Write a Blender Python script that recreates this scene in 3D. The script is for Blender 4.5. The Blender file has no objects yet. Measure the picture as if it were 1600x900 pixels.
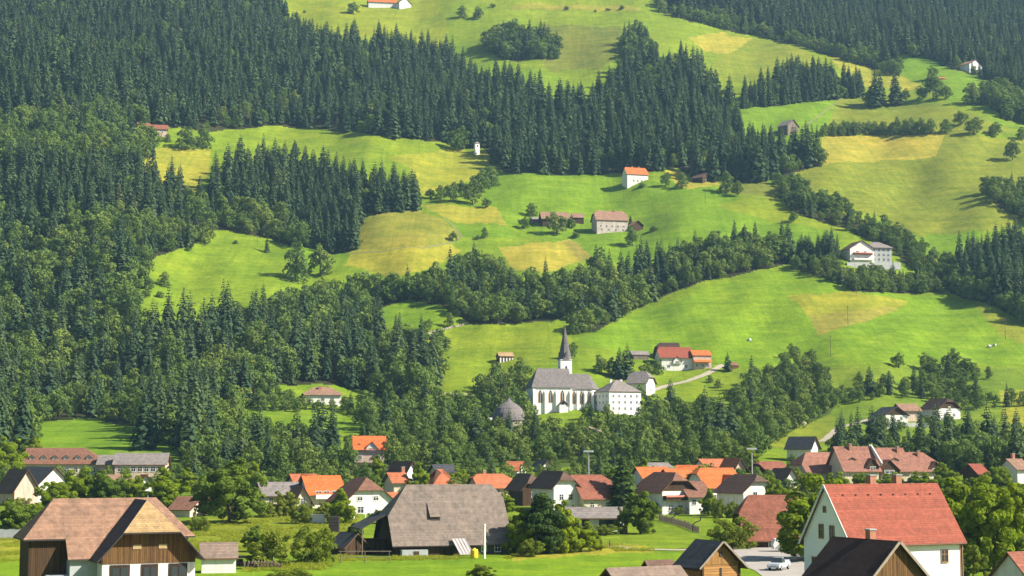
import bpy, bmesh, math, random
import numpy as np
from mathutils import Vector, Matrix

SC = bpy.context.scene
COL = SC.collection
rnd = random.Random(11)
R = math.radians

# ------------------------------------------------------------------ survey frame
F, EYE, ROW0 = 2500.0, 16.5, 707.0
PIT = math.atan((ROW0 - 450) / F)
CP, SP = math.cos(PIT), math.sin(PIT)
_rows = np.array([-700, -320, -200, -80, 0, 100, 190, 270, 340, 420, 480, 540, 600, 640, 700, 740, 770, 795, 820, 840,
                  864, 900, 932, 960, 1100, 1500, 2400], float)
_sc = np.array([.55, .9, 1.1, 1.32, 1.5, 1.75, 1.98, 2.2, 2.42, 2.68, 2.9, 3.15, 3.45, 3.7, 4.4, 5.0, 5.7, 6.45, 7.25, 8.1,
                9.5, 11.7, 13.6, 15.3, 23.8, 48.0, 102.0], float)
_fr = np.arange(-700, 2400.5, 1.0)
_fl = np.interp(_fr, _rows, np.log(F / _sc))
_k = np.exp(-0.5 * (np.arange(-30, 31) / 11.0) ** 2); _k /= _k.sum()
_fl = np.convolve(np.pad(_fl, 30, mode='edge'), _k, mode='valid')

def sstep(a, b, x):
    t = np.clip((x - a) / (b - a), 0, 1)
    return t * t * (3 - 2 * t)

def depth(px, py):
    px = np.asarray(px, float); py = np.asarray(py, float)
    l = np.interp(py, _fr, _fl)
    l = l - 0.10 * sstep(520, 60, px) * sstep(640, 230, py)
    l = l + 0.07 * sstep(1050, 1450, px) * sstep(190, 20, py)
    n = (0.012 * np.sin(px / 47.0 + py / 61.0 + 1.1) * np.sin(py / 43.0 - px / 160.0)
         + 0.011 * np.sin(px / 83.0 - py / 97.0 + 0.4)
         + 0.0045 * np.sin(px / 19.0 + 2.0) * np.sin(py / 23.0 + px / 70.0))
    return np.exp(l + n * sstep(760, 640, py) * sstep(-300, -60, py))

def e_of(py):
    v = (450.0 - np.asarray(py, float)) / F
    return (SP + v * CP) / (CP - v * SP)

def P(px, py):
    """ground point that shows at this place of the survey photograph"""
    v = (450.0 - py) / F
    yy = CP - v * SP
    d = float(depth(px, py))
    return Vector(((px - 800.0) / F / yy * d, d, EYE + float(e_of(py)) * d))

def px_per_m(px, py):
    return F / float(depth(px, py))

_gr = np.arange(-700, 2400.5, 4.0)
_ge = e_of(_gr); _gz = CP + _ge * SP
def ground_z(x, y):
    px = 800 + F * (x / y) / _gz
    d = depth(px, _gr)
    e = np.interp(y, d[::-1], _ge[::-1])
    return EYE + e * y

def inpoly(px, py, poly):
    px = np.asarray(px, float); py = np.asarray(py, float)
    r = np.zeros(px.shape, bool)
    n = len(poly); j = n - 1
    for i in range(n):
        xi, yi = poly[i]; xj, yj = poly[j]
        c = ((yi > py) != (yj > py))
        with np.errstate(divide='ignore', invalid='ignore'):
            xx = (xj - xi) * (py - yi) / ((yj - yi) if yj != yi else 1e-9) + xi
        r ^= c & (px < xx)
        j = i
    return r

# ------------------------------------------------------------------ objects
def tag(o, label=None, cat=None, group=None, kind=None):
    if label: o['label'] = label
    if cat: o['category'] = cat
    if group: o['group'] = group
    if kind: o['kind'] = kind
    return o

def link(name, me, parent=None, loc=None, rz=None):
    o = bpy.data.objects.new(name, me)
    COL.objects.link(o)
    if parent is not None: o.parent = parent
    if loc is not None: o.location = loc
    if rz is not None: o.rotation_euler = (0, 0, rz)
    return o

def empty(name, loc, rz=0.0, label=None, cat=None, group=None):
    o = link(name, None, None, loc, rz)
    o.empty_display_size = 0.5
    return tag(o, label, cat, group)

class MB:
    """collects faces, builds ONE mesh"""
    def __init__(s): s.v = []; s.f = []; s.m = []
    def poly(s, pts, m=0):
        b = len(s.v); s.v.extend([tuple(p) for p in pts]); s.f.append(tuple(range(b, b + len(pts)))); s.m.append(m); return s
    def box(s, x0, y0, z0, x1, y1, z1, m=0):
        b = len(s.v)
        s.v += [(x0, y0, z0), (x1, y0, z0), (x1, y1, z0), (x0, y1, z0), (x0, y0, z1), (x1, y0, z1), (x1, y1, z1), (x0, y1, z1)]
        for q in ((3, 2, 1, 0), (4, 5, 6, 7), (0, 1, 5, 4), (1, 2, 6, 5), (2, 3, 7, 6), (3, 0, 4, 7)):
            s.f.append(tuple(b + i for i in q)); s.m.append(m)
        return s
    def tube(s, p0, p1, r0, r1=None, n=8, m=0, cap=True):
        r1 = r0 if r1 is None else r1
        p0 = Vector(p0); p1 = Vector(p1); d = (p1 - p0).normalized()
        a = d.orthogonal().normalized(); c = d.cross(a)
        b = len(s.v)
        for p, r in ((p0, r0), (p1, r1)):
            for i in range(n):
                t = 2 * math.pi * i / n
                s.v.append(tuple(p + (a * math.cos(t) + c * math.sin(t)) * r))
        for i in range(n):
            j = (i + 1) % n
            s.f.append((b + i, b + j, b + n + j, b + n + i)); s.m.append(m)
        if cap:
            s.f.append(tuple(b + n - 1 - i for i in range(n))); s.m.append(m)
            s.f.append(tuple(b + n + i for i in range(n))); s.m.append(m)
        return s
    def bar(s, p0, p1, w, t, m=0):
        """rectangular bar from p0 to p1, w wide (horizontal), t thick"""
        p0 = Vector(p0); p1 = Vector(p1); d = (p1 - p0).normalized()
        side = d.cross(Vector((0, 0, 1)))
        side = Vector((1, 0, 0)) if side.length < 1e-4 else side.normalized()
        up = side.cross(d).normalized()
        b = len(s.v)
        for p in (p0, p1):
            for i, j in ((-1, -1), (1, -1), (1, 1), (-1, 1)):
                s.v.append(tuple(p + side * (i * w / 2) + up * (j * t / 2)))
        for q in ((3, 2, 1, 0), (4, 5, 6, 7), (0, 1, 5, 4), (1, 2, 6, 5), (2, 3, 7, 6), (3, 0, 4, 7)):
            s.f.append(tuple(b + i for i in q)); s.m.append(m)
        return s
    def lathe(s, prof, n=16, m=0, c=(0, 0, 0)):
        b = len(s.v)
        for r, z in prof:
            for i in range(n):
                t = 2 * math.pi * i / n
                s.v.append((c[0] + r * math.cos(t), c[1] + r * math.sin(t), c[2] + z))
        for k in range(len(prof) - 1):
            for i in range(n):
                j = (i + 1) % n
                s.f.append((b + k * n + i, b + k * n + j, b + (k + 1) * n + j, b + (k + 1) * n + i)); s.m.append(m)
        return s
    def slab(s, polys, th, m=0, mb=None):
        """thick sheet from top polygons sharing corner points (th downwards)"""
        mb = m if mb is None else mb
        key = {}; edges = {}
        def vid(p, k):
            q = (round(p[0], 4), round(p[1], 4), round(p[2], 4), k)
            if q not in key:
                key[q] = len(s.v); s.v.append((p[0], p[1], p[2] - (th if k else 0)))
            return key[q]
        for p in polys:
            t = [vid(q, 0) for q in p]; bt = [vid(q, 1) for q in p]
            s.f.append(tuple(t)); s.m.append(m)
            s.f.append(tuple(reversed(bt))); s.m.append(mb)
            for i in range(len(p)):
                j = (i + 1) % len(p)
                edges.setdefault(frozenset((t[i], t[j])), []).append((t[i], t[j], bt[i], bt[j]))
        for e in edges.values():
            if len(e) == 1:
                a, b2, c, d = e[0]
                s.f.append((a, c, d, b2)); s.m.append(mb)
        return s
    def mesh(s, name, mats):
        me = bpy.data.meshes.new(name)
        me.from_pydata(s.v, [], s.f)
        for m in (mats if isinstance(mats, (list, tuple)) else [mats]): me.materials.append(m)
        if len(me.materials) > 1:
            me.polygons.foreach_set('material_index', s.m)
        me.update()
        return me
    def build(s, name, mats, parent=None, loc=None, rz=None):
        return link(name, s.mesh(name, mats), parent, loc, rz)

# ------------------------------------------------------------------ materials
class NT:
    def __init__(s, name):
        s.mat = bpy.data.materials.new(name); s.mat.use_nodes = True
        s.t = s.mat.node_tree; s.t.nodes.clear()
        s.out = s.t.nodes.new('ShaderNodeOutputMaterial')
    def n(s, typ, **kw):
        x = s.t.nodes.new(typ)
        for k, v in kw.items():
            if k in x.inputs: x.inputs[k].default_value = v
            else: setattr(x, k, v)
        return x
    def l(s, a, b): s.t.links.new(a, b)
    def mix(s, fac, a, b, mode='MIX'):
        m = s.t.nodes.new('ShaderNodeMix'); m.data_type = 'RGBA'; m.blend_type = mode
        for i, v in ((0, fac), (6, a), (7, b)):
            if hasattr(v, 'is_linked') or isinstance(v, bpy.types.NodeSocket): s.l(v, m.inputs[i])
            elif i == 0: m.inputs[0].default_value = v
            else: m.inputs[i].default_value = (*v, 1) if len(v) == 3 else v
        return m.outputs[2]
    def math(s, op, a, b=0.0):
        m = s.t.nodes.new('ShaderNodeMath'); m.operation = op
        for i, v in ((0, a), (1, b)):
            if isinstance(v, bpy.types.NodeSocket): s.l(v, m.inputs[i])
            else: m.inputs[i].default_value = v
        return m.outputs[0]
    def noise(s, vec, scale, detail=3.0, rough=0.55):
        x = s.n('ShaderNodeTexNoise'); x.inputs['Scale'].default_value = scale
        x.inputs['Detail'].default_value = detail; x.inputs['Roughness'].default_value = rough
        if vec is not None: s.l(vec, x.inputs['Vector'])
        return x.outputs['Fac']
    def ramp(s, fac, stops):
        x = s.n('ShaderNodeValToRGB'); cr = x.color_ramp
        while len(cr.elements) < len(stops): cr.elements.new(0.5)
        for e, (p, c) in zip(cr.elements, stops):
            e.position = p; e.color = (*c, 1) if len(c) == 3 else c
        s.l(fac, x.inputs[0]); return x.outputs[0]
    def bsdf(s, col, rough=0.8, spec=0.3, height=None, bdist=0.02, bstr=0.6):
        b = s.n('ShaderNodeBsdfPrincipled')
        if isinstance(col, bpy.types.NodeSocket): s.l(col, b.inputs['Base Color'])
        else: b.inputs['Base Color'].default_value = (*col, 1)
        b.inputs['Roughness'].default_value = rough
        b.inputs['Specular IOR Level'].default_value = spec
        if height is not None:
            bp = s.n('ShaderNodeBump'); bp.inputs['Distance'].default_value = bdist; bp.inputs['Strength'].default_value = bstr
            s.l(height, bp.inputs['Height']); s.l(bp.outputs[0], b.inputs['Normal'])
        s.l(b.outputs[0], s.out.inputs[0])
        return b

def lerp3(a, b, t): return tuple(a[i] + (b[i] - a[i]) * t for i in range(3))
def sc3(a, k): return tuple(x * k for x in a)

def mat_plain(name, c, var=0.18, scale=1.2, rough=0.85, spec=0.25, metal=0.0, streak=0.0):
    t = NT(name); co = t.n('ShaderNodeTexCoord').outputs['Object']
    f = t.noise(co, scale, 5)
    f2 = t.noise(co, scale * 9, 3)
    c1 = t.ramp(f, [(0.3, sc3(c, 1 - var)), (0.7, sc3(c, 1 + var * 0.6))])
    col = t.mix(0.25, c1, t.ramp(f2, [(0.3, sc3(c, 1 - var)), (0.7, sc3(c, 1 + var))]))
    if streak:
        mp = t.n('ShaderNodeMapping'); mp.inputs['Scale'].default_value = (1.6, 1.6, .16); t.l(co, mp.inputs['Vector'])
        k = 1 - streak
        col = t.mix(1.0, col, t.ramp(t.noise(mp.outputs[0], 1.0, 6, .7), [(0.34, (k * .96, k * .95, k * .92)), (0.52, (1.0, 1.0, 1.0))]), 'MULTIPLY')
    b = t.bsdf(col, rough, spec, f2, 0.01, 0.3)
    b.inputs['Metallic'].default_value = metal
    return t.mat

def mat_tile(name, c, row=0.36, colw=0.28, var=0.25, stain=0.3, rough=0.8, streak=0.8):
    """rows of tiles or shingles running along the slope"""
    t = NT(name); co = t.n('ShaderNodeTexCoord').outputs['Object']
    sp = t.n('ShaderNodeSeparateXYZ'); t.l(co, sp.inputs[0])
    u = t.math('ADD', sp.outputs[0], sp.outputs[1])
    w = t.math('MULTIPLY', sp.outputs[2], 1.35)
    cb = t.n('ShaderNodeCombineXYZ'); t.l(u, cb.inputs[0]); t.l(w, cb.inputs[1])
    br = t.n('ShaderNodeTexBrick'); t.l(cb.outputs[0], br.inputs['Vector'])
    br.inputs['Scale'].default_value = 1.0
    br.inputs['Brick Width'].default_value = colw; br.inputs['Row Height'].default_value = row
    br.inputs['Mortar Size'].default_value = 0.02; br.inputs['Mortar Smooth'].default_value = 0.3
    br.inputs['Color1'].default_value = (*sc3(c, 1 - var), 1); br.inputs['Color2'].default_value = (*sc3(c, 1 + var * 0.7), 1)
    br.inputs['Mortar'].default_value = (*sc3(c, 0.5), 1)
    st = t.noise(co, 0.35, 6, 0.65)
    col = t.mix(t.ramp(st, [(0.42, (0, 0, 0)), (0.7, (stain, stain, stain))]), br.outputs['Color'], sc3((c[0] * .7, c[1] * .8, c[2] * .85), 0.7))
    st2 = t.noise(co, 1.7, 4, 0.6)
    col = t.mix(0.4, col, t.ramp(st2, [(0.3, sc3(c, 0.6)), (0.7, sc3(c, 1.4))]))
    mp = t.n('ShaderNodeMapping'); mp.inputs['Scale'].default_value = (1.1, 1.1, .12); t.l(co, mp.inputs['Vector'])
    col = t.mix(streak, col, t.ramp(t.noise(mp.outputs[0], 1.0, 5, .65), [(0.3, (.62, .64, .66)), (0.55, (1.0, 1.0, 1.0)), (0.75, (1.2, 1.17, 1.12))]), 'MULTIPLY')
    rw = t.math('FLOOR', t.math('DIVIDE', w, row)); wn = t.n('ShaderNodeTexWhiteNoise', noise_dimensions='1D'); t.l(rw, wn.inputs['W'])
    col = t.mix(0.6, col, t.ramp(wn.outputs['Value'], [(0.0, (.78, .78, .78)), (1.0, (1.16, 1.16, 1.16))]), 'MULTIPLY')
    t.bsdf(col, rough, 0.25, br.outputs['Fac'], -0.03, 0.8)
    return t.mat

def mat_plank(name, c, width=0.22, horizontal=False, var=0.45, warm=None):
    t = NT(name); co = t.n('ShaderNodeTexCoord').outputs['Object']
    sp = t.n('ShaderNodeSeparateXYZ'); t.l(co, sp.inputs[0])
    u = t.math('ADD', sp.outputs[0], sp.outputs[1])
    a = sp.outputs[2] if horizontal else u
    b_ = u if horizontal else sp.outputs[2]
    k = t.math('DIVIDE', a, width)
    cell = t.math('FLOOR', k); fr = t.math('FRACT', k)
    wn = t.n('ShaderNodeTexWhiteNoise', noise_dimensions='1D'); t.l(cell, wn.inputs['W'])
    cb = t.n('ShaderNodeCombineXYZ'); t.l(t.math('MULTIPLY', a, 9.0), cb.inputs[0]); t.l(t.math('MULTIPLY', b_, 0.7), cb.inputs[1])
    t.l(cell, cb.inputs[2])
    gr = t.noise(cb.outputs[0], 1.3, 5, 0.6)
    warm = warm or sc3(c, 1.3)
    col = t.mix(wn.outputs['Value'], sc3(c, 1 - var), warm)
    col = t.mix(0.5, col, t.ramp(gr, [(0.25, sc3(c, 0.45)), (0.75, sc3(warm, 1.15))]))
    edge = t.math('GREATER_THAN', fr, 0.9)
    col = t.mix(edge, col, sc3(c, 0.25))
    t.bsdf(col, 0.85, 0.15, fr if horizontal else edge, -0.02 if not horizontal else 0.03, 0.7)
    return t.mat

def mat_leaf(name, dark, mid, light, trans=0.3, nscale=0.35, odd=None):
    """per-plant tint from the object's own random number, clump variation from noise"""
    t = NT(name); oi = t.n('ShaderNodeObjectInfo')
    co = t.n('ShaderNodeTexCoord').outputs['Object']
    st_ = t.noise(oi.outputs['Location'], 0.014, 3, .6)
    rr_ = t.math('ADD', t.math('MULTIPLY', oi.outputs['Random'], .72), t.math('MULTIPLY', t.math('SUBTRACT', st_, .34), .85))
    base = t.ramp(rr_, [(0.0, dark), (0.5, mid), (0.95, light), (1.0, odd or light)])
    f = t.noise(co, nscale, 4, 0.6)
    col = t.mix(t.ramp(f, [(0.35, (0.0,) * 3), (0.7, (0.55,) * 3)]), base, light)
    ge = t.n('ShaderNodeNewGeometry')
    col = t.mix(0.22, col, t.ramp(ge.outputs['Random Per Island'], [(0.0, sc3(dark, 0.6)), (1.0, sc3(light, 1.5))]))
    d = t.n('ShaderNodeBsdfDiffuse'); t.l(col, d.inputs[0])
    tr = t.n('ShaderNodeBsdfTranslucent'); t.l(t.mix(0.5, col, sc3(light, 1.2)), tr.inputs[0])
    mx = t.n('ShaderNodeMixShader'); mx.inputs[0].default_value = trans
    t.l(d.outputs[0], mx.inputs[1]); t.l(tr.outputs[0], mx.inputs[2])
    t.l(mx.outputs[0], t.out.inputs[0])
    return t.mat
# ------------------------------------------------------------------ camera, sky, sun
cam = bpy.data.cameras.new('camera'); cam_o = link('camera', cam, None, (0, 0, EYE))
cam_o.rotation_euler = (math.pi / 2 + PIT, 0, 0)
cam.sensor_width = 36; cam.lens = 36 * F / 1600; cam.clip_end = 12000; cam.clip_start = 0.5
SC.camera = cam_o
SUN_EL, SUN_AZ = R(38), R(106)          # azimuth clockwise from +Y: right of and behind the camera
sd = Vector((math.sin(SUN_AZ) * math.cos(SUN_EL), math.cos(SUN_AZ) * math.cos(SUN_EL), math.sin(SUN_EL)))
sun = bpy.data.lights.new('sun', 'SUN'); sun.energy = 5.0; sun.angle = R(0.5); sun.color = (1.0, 0.93, 0.80)
so = link('sun', sun, None, (200, -200, 400)); so.rotation_euler = (-sd).to_track_quat('-Z', 'Y').to_euler()
w = bpy.data.worlds.new('World'); SC.world = w; w.use_nodes = True
nt = w.node_tree; bg = nt.nodes['Background']
sky = nt.nodes.new('ShaderNodeTexSky'); sky.sky_type = 'NISHITA'; sky.sun_disc = False
sky.sun_elevation = SUN_EL; sky.sun_rotation = SUN_AZ; sky.altitude = 700
nt.links.new(sky.outputs[0], bg.inputs[0]); bg.inputs[1].default_value = 0.056
SC.view_settings.view_transform = 'Standard'; SC.view_settings.look = 'None'
SC.view_settings.exposure = 1.25; SC.view_settings.gamma = 1.0
SC.render.engine = 'CYCLES'
SC.cycles.max_bounces = 5; SC.cycles.diffuse_bounces = 2; SC.cycles.glossy_bounces = 2
SC.cycles.transmission_bounces = 3; SC.cycles.volume_bounces = 0; SC.cycles.transparent_max_bounces = 4
SC.cycles.use_denoising = True
SC.cycles.use_adaptive_sampling = True; SC.cycles.adaptive_threshold = 0.02
SC.cycles.sample_clamp_indirect = 4

# ------------------------------------------------------------------ woods (base outlines in the survey frame)
# (name, outline, spruce share, spacing m, (spruce h range), (broadleaf h range))
WOODS = [
 ('upper', 'spruce wood on the upper slope', [(-60,-140),(430,-140),(440,20),(480,68),(560,78),(640,78),(690,92),(740,112),(800,132),(850,158),(890,174),(920,168),(960,142),(985,104),(1060,96),(1100,132),(1150,172),(1160,225),(1200,235),(1280,247),(1285,258),(1240,272),(1200,283),(1110,286),(1060,264),(960,271),(900,274),(790,270),(755,232),(700,224),(620,213),(430,196),(330,206),(270,200),(210,190),(120,180),(-60,190)], .84, 7.6, (21, 31), (13, 18)),
 ('left_mixed', 'mixed wood on the left slope', [(-60,190),(120,180),(210,190),(225,195),(245,240),(205,262),(100,268),(-60,268)], .2, 8.6, (18, 26), (16, 22)),
 ('left_dark', 'spruce wood beside the left meadow', [(-60,268),(100,268),(200,278),(290,315),(315,330),(260,345),(100,342),(-60,342)], .85, 7.0, (20, 30), (12, 17)),
 ('left_low', 'mixed wood on the lower left slope', [(-60,342),(100,342),(260,345),(322,338),(335,352),(300,385),(245,400),(215,440),(205,470),(215,515),(100,525),(-60,525)], .36, 8.0, (18, 27), (14, 20)),
 ('foot', 'mixed wood at the foot of the left slope', [(-60,525),(100,530),(215,538),(330,532),(430,512),(480,502),(560,490),(590,520),(630,540),(690,548),(684,590),(660,640),(580,615),(520,600),(430,602),(372,640),(365,690),(300,712),(215,668),(130,652),(55,662),(45,700),(-60,740)], .42, 8.0, (19, 28), (14, 21)),
 ('grove', 'spruce grove in the middle of the meadows', [(328,292),(370,278),(450,275),(540,294),(600,305),(652,318),(648,330),(560,335),(556,390),(522,396),(485,384),(475,360),(400,335),(330,330)], .9, 6.3, (20, 28), (12, 15)),
 ('grove_edge', 'leafy edge below the spruce grove', [(300,332),(330,326),(395,330),(480,360),(488,384),(470,387),(380,364),(315,358)], .08, 7.8, (17, 22), (16, 22)),
 ('belt', 'mixed wood belt above the church', [(690,442),(740,428),(800,452),(880,458),(960,438),(1060,412),(1170,388),(1232,392),(1236,410),(1180,424),(1090,442),(1000,478),(930,518),(905,522),(885,492),(860,502),(790,507),(740,507),(705,487)], .3, 7.6, (18, 25), (15, 22)),
 ('belt_left', 'leafy wood between the meadows', [(425,502),(470,488),(520,474),(560,464),(600,460),(640,460),(690,447),(705,486),(690,478),(640,468),(585,484),(560,492),(480,502)], .1, 8.2, (16, 22), (15, 21)),
 ('rank', 'short rank of spruces beside the inn', [(1246,404),(1310,398),(1312,410),(1248,412)], 1.0, 4.0, (17, 22), (10, 12)),
 ('inn_hedge', 'leafy belt below the inn', [(1236,412),(1300,414),(1335,424),(1400,434),(1460,444),(1475,458),(1400,459),(1330,454),(1285,432),(1240,422)], .08, 5.6, (12, 17), (9, 13)),
 ('gully', 'leafy belt down the gully on the right', [(1215,288),(1240,298),(1300,328),(1380,363),(1440,398),(1500,428),(1535,442),(1545,475),(1505,466),(1440,432),(1385,386),(1310,354),(1240,332),(1222,312)], .12, 7.4, (14, 20), (12, 18)),
 ('right_dark', 'spruce wood at the right edge', [(1492,424),(1540,402),(1660,397),(1660,530),(1600,505),(1545,470),(1505,446)], .85, 6.0, (20, 28), (12, 16)),
 ('right_clump', 'leafy clump high on the right edge', [(1540,303),(1600,298),(1660,302),(1660,370),(1600,344),(1560,322)], .03, 7.8, (14, 18), (15, 20)),
 ('far_right', 'spruce wood across the upper right', [(1040,14),(1130,38),(1250,66),(1330,90),(1400,110),(1412,106),(1388,80),(1440,88),(1470,102),(1500,110),(1545,126),(1600,160),(1660,185),(1660,-140),(1100,-140),(1025,-30)], .85, 7.4, (20, 30), (13, 18)),
 ('far_row', 'row of leafy trees along the upper meadow edge', [(1030,10),(1130,38),(1250,66),(1330,92),(1405,112),(1408,120),(1330,98),(1250,72),(1130,46),(1032,20)], .03, 8.6, (14, 18), (15, 21)),
 ('top_clump', 'leafy clump at the top of the meadows', [(758,78),(790,62),(830,70),(872,82),(872,92),(792,94)], .35, 6.5, (21, 28), (18, 25)),
 ('top_strip', 'loose leafy strip at the top of the meadows', [(972,74),(1000,58),(1018,92),(985,112)], .3, 6.5, (20, 27), (17, 24)),
 ('shelf', 'spruce strip between the upper meadows', [(1160,156),(1200,142),(1240,128),(1290,128),(1345,142),(1345,153),(1280,157),(1200,167),(1160,170)], .78, 5.6, (18, 26), (11, 15)),
 ('meadow_row', 'hedgerow above the yellow field', [(1285,206),(1455,203),(1455,211),(1285,214)], .02, 5.5, (10, 12), (9, 14)),
 ('edge_clump', 'leafy clump below the far right house', [(1512,164),(1545,164),(1572,188),(1660,205),(1660,175),(1560,140)], .05, 7.8, (14, 20), (15, 21)),
 ('orchard', 'leafy hill wood below the church', [(765,640),(790,632),(830,672),(900,680),(935,676),(965,682),(1000,668),(1060,652),(1120,660),(1190,700),(1180,718),(1100,727),(940,728),(800,730),(690,735),(560,735),(570,650),(640,612),(690,640),(740,650)], .06, 7.8, (13, 18), (8, 14)),
 ('church_left', 'leafy clump left of the church', [(752,622),(775,606),(815,606),(822,622),(800,632),(765,634)], .05, 7.0, (12, 16), (11, 15)),
 ('lower_left', 'leafy wood above the village', [(290,705),(400,690),(470,700),(545,712),(640,722),(640,742),(450,746),(290,742)], .22, 7.6, (13, 21), (9, 14)),
 ('villa_hedge', 'leafy belt around the hillside villa', [(400,612),(470,632),(560,640),(575,652),(480,648),(400,640)], .05, 5.6, (10, 12), (6, 10)),
 ('right_hill', 'leafy wood on the right hillside', [(1150,640),(1180,596),(1230,575),(1290,588),(1300,645),(1250,668),(1200,695),(1155,690)], .05, 7.8, (13, 17), (9, 14)),
 ('right_loose', 'loose trees on the right hillside', [(1290,580),(1380,578),(1440,600),(1520,590),(1660,600),(1660,650),(1520,640),(1400,620),(1300,640)], .1, 6.8, (10, 16), (6, 12)),
 ('dark_belt', 'dark belt behind the brown terrace', [(1300,704),(1420,702),(1520,700),(1660,700),(1660,722),(1300,722)], .5, 5.8, (12, 17), (8, 12)),
 ('village', 'loose garden greenery of the village', [(300,748),(640,748),(940,735),(1240,735),(1240,768),(1000,775),(640,775),(300,775)], .06, 6.8, (9, 13), (4, 8)),
 ('inn_trees', 'leafy trees in front of the long inn', [(0,752),(300,745),(300,775),(0,775)], .05, 8.0, (6, 9), (4, 7)),
 ('right_foot', 'leafy belt at the right foot of the hill', [(1470,718),(1660,716),(1660,742),(1480,742)], .1, 6.0, (13, 18), (8, 13)),
]

# ------------------------------------------------------------------ ground
GRN, LIM, YEL, OLI, TAN = (.112, .207, .011), (.168, .220, .013), (.275, .262, .034), (.132, .162, .022), (.228, .208, .042)
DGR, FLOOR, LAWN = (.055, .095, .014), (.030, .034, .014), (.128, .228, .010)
FIELDS = [
 ([(430,-40),(700,-20),(700,100),(600,60),(470,70)], LIM), ([(680,-40),(1020,-40),(1130,45),(1340,100),(1460,130),(1560,190),(1160,200),(900,130),(780,90),(700,50)], lerp3(GRN, LIM, .6)),
 ([(845,38),(970,42),(978,75),(935,108),(858,112),(836,80)], OLI), ([(1075,58),(1130,51),(1215,70),(1160,88),(1105,82)], YEL),
 ([(800,5),(1000,10),(1000,18),(800,14)], lerp3(LIM, TAN, .5)),
 ([(1295,85),(1360,98),(1460,130),(1420,142),(1330,132)], lerp3(LIM, YEL, .6)), ([(1390,70),(1450,90),(1560,130),(1490,160),(1400,112)], GRN),
 ([(1180,60),(1250,72),(1300,120),(1200,130),(1120,125),(1110,100)], lerp3(LIM, OLI, .4)),
 ([(1150,165),(1330,150),(1330,200),(1160,230)], GRN), ([(1310,150),(1480,165),(1590,205),(1500,212),(1290,206)], lerp3(LIM, OLI, .5)),
 ([(1284,212),(1478,210),(1462,246),(1400,250),(1286,256)], YEL), ([(1226,300),(1240,262),(1286,257),(1462,246),(1478,210),(1660,222),(1660,345),(1590,350),(1540,362),(1460,378),(1400,352),(1330,322)], lerp3(OLI, LIM, .45)),
 ([(1430,370),(1530,360),(1530,400),(1440,390)], GRN),
 ([(430,195),(690,212),(705,232),(640,244),(560,262),(430,240)], lerp3(GRN, LIM, .55)), ([(600,246),(700,234),(765,236),(757,272),(700,294),(650,305),(640,262)], lerp3(LIM, YEL, .35)),
 ([(245,230),(328,232),(328,268),(300,315),(200,282)], lerp3(LIM, YEL, .6)),
 ([(755,268),(970,274),(1100,290),(1240,330),(1320,370),(1240,395),(1000,430),(930,400),(820,368),(756,322)], GRN),
 ([(1180,300),(1300,345),(1320,362),(1200,345),(1120,322)], lerp3(GRN, LIM, .7)),
 ([(1040,268),(1110,266),(1140,290),(1060,294)], YEL), ([(1110,280),(1215,286),(1225,312),(1140,300)], OLI),
 ([(548,335),(650,326),(690,342),(722,368),(700,378),(560,394)], lerp3(OLI, YEL, .35)), ([(655,318),(778,325),(792,352),(708,347),(690,338)], lerp3(YEL, LIM, .3)), ([(706,347),(792,352),(825,371),(718,370)], GRN),
 ([(520,396),(700,380),(722,392),(690,412),(620,434),(530,412)], lerp3(YEL, LIM, .45)), ([(780,386),(892,374),(926,402),(850,427),(800,420)], YEL), ([(880,378),(892,374),(926,402),(905,410)], TAN),
 ([(205,450),(240,402),(330,352),(385,358),(475,385),(462,430),(420,472),(230,490)], lerp3(GRN, LIM, .35)), ([(470,385),(550,396),(540,412),(470,430)], GRN),
 ([(572,484),(660,460),(704,492),(650,524),(600,505)], GRN), ([(640,540),(720,512),(875,502),(905,540),(800,606),(690,645),(655,590)], lerp3(GRN, LIM, .65)),
 ([(900,532),(1090,452),(1200,422),(1285,432),(1340,456),(1450,462),(1530,474),(1660,540),(1660,575),(1440,562),(1200,575),(1000,560)], LAWN),
 ([(1230,462),(1330,455),(1420,470),(1390,490),(1330,500),(1270,500)], lerp3(LIM, YEL, .4)), ([(1265,492),(1330,486),(1385,478),(1405,484),(1350,502),(1277,523)], lerp3(TAN, LIM, .3)), ([(1520,474),(1660,530),(1660,570),(1560,520)], lerp3(LIM, OLI, .5)),
 ([(900,540),(1020,575),(1150,575),(1200,640),(1120,650),(1010,640),(960,640),(940,580)], lerp3(GRN, LIM, .5)),
 ([(1290,575),(1660,575),(1660,700),(1290,690)], lerp3(GRN, OLI, .4)), ([(1190,640),(1300,640),(1310,690),(1200,700)], lerp3(LIM, OLI, .3)),
 ([(1560,610),(1660,610),(1660,680),(1570,660)], lerp3(LIM, YEL, .4)),
 ([(45,648),(285,660),(290,715),(45,715)], GRN), ([(365,632),(470,650),(580,640),(590,695),(420,700),(370,680)], lerp3(GRN, LIM, .2)),
 ([(950,792),(1110,790),(1100,840),(940,850)], lerp3(GRN, LIM, .5)), ([(290,812),(560,790),(560,860),(290,870)], lerp3(LIM, OLI, .3)),
 ([(-80,838),(45,838),(45,872),(-80,872)], lerp3(LIM, YEL, .4)), ([(-80,872),(380,872),(500,880),(940,866),(1110,856),(1300,905),(1300,1500),(-80,1500)], LAWN),
 ([(800,856),(940,850),(1010,851),(1020,862),(930,866),(800,876)], lerp3(YEL, LIM, .4)),
]
gx = np.concatenate([np.arange(-1500, -60, 45.0), np.arange(-60, 1661, 2.1), np.arange(1690, 3100, 45.0)])
gy = np.concatenate([np.arange(-320, -60, 12.0), np.arange(-60, 920, 1.9), np.arange(920, 2300, 14.0)])
GX, GY = np.meshgrid(gx, gy)
D = depth(GX, GY); Ee = e_of(GY)
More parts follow.
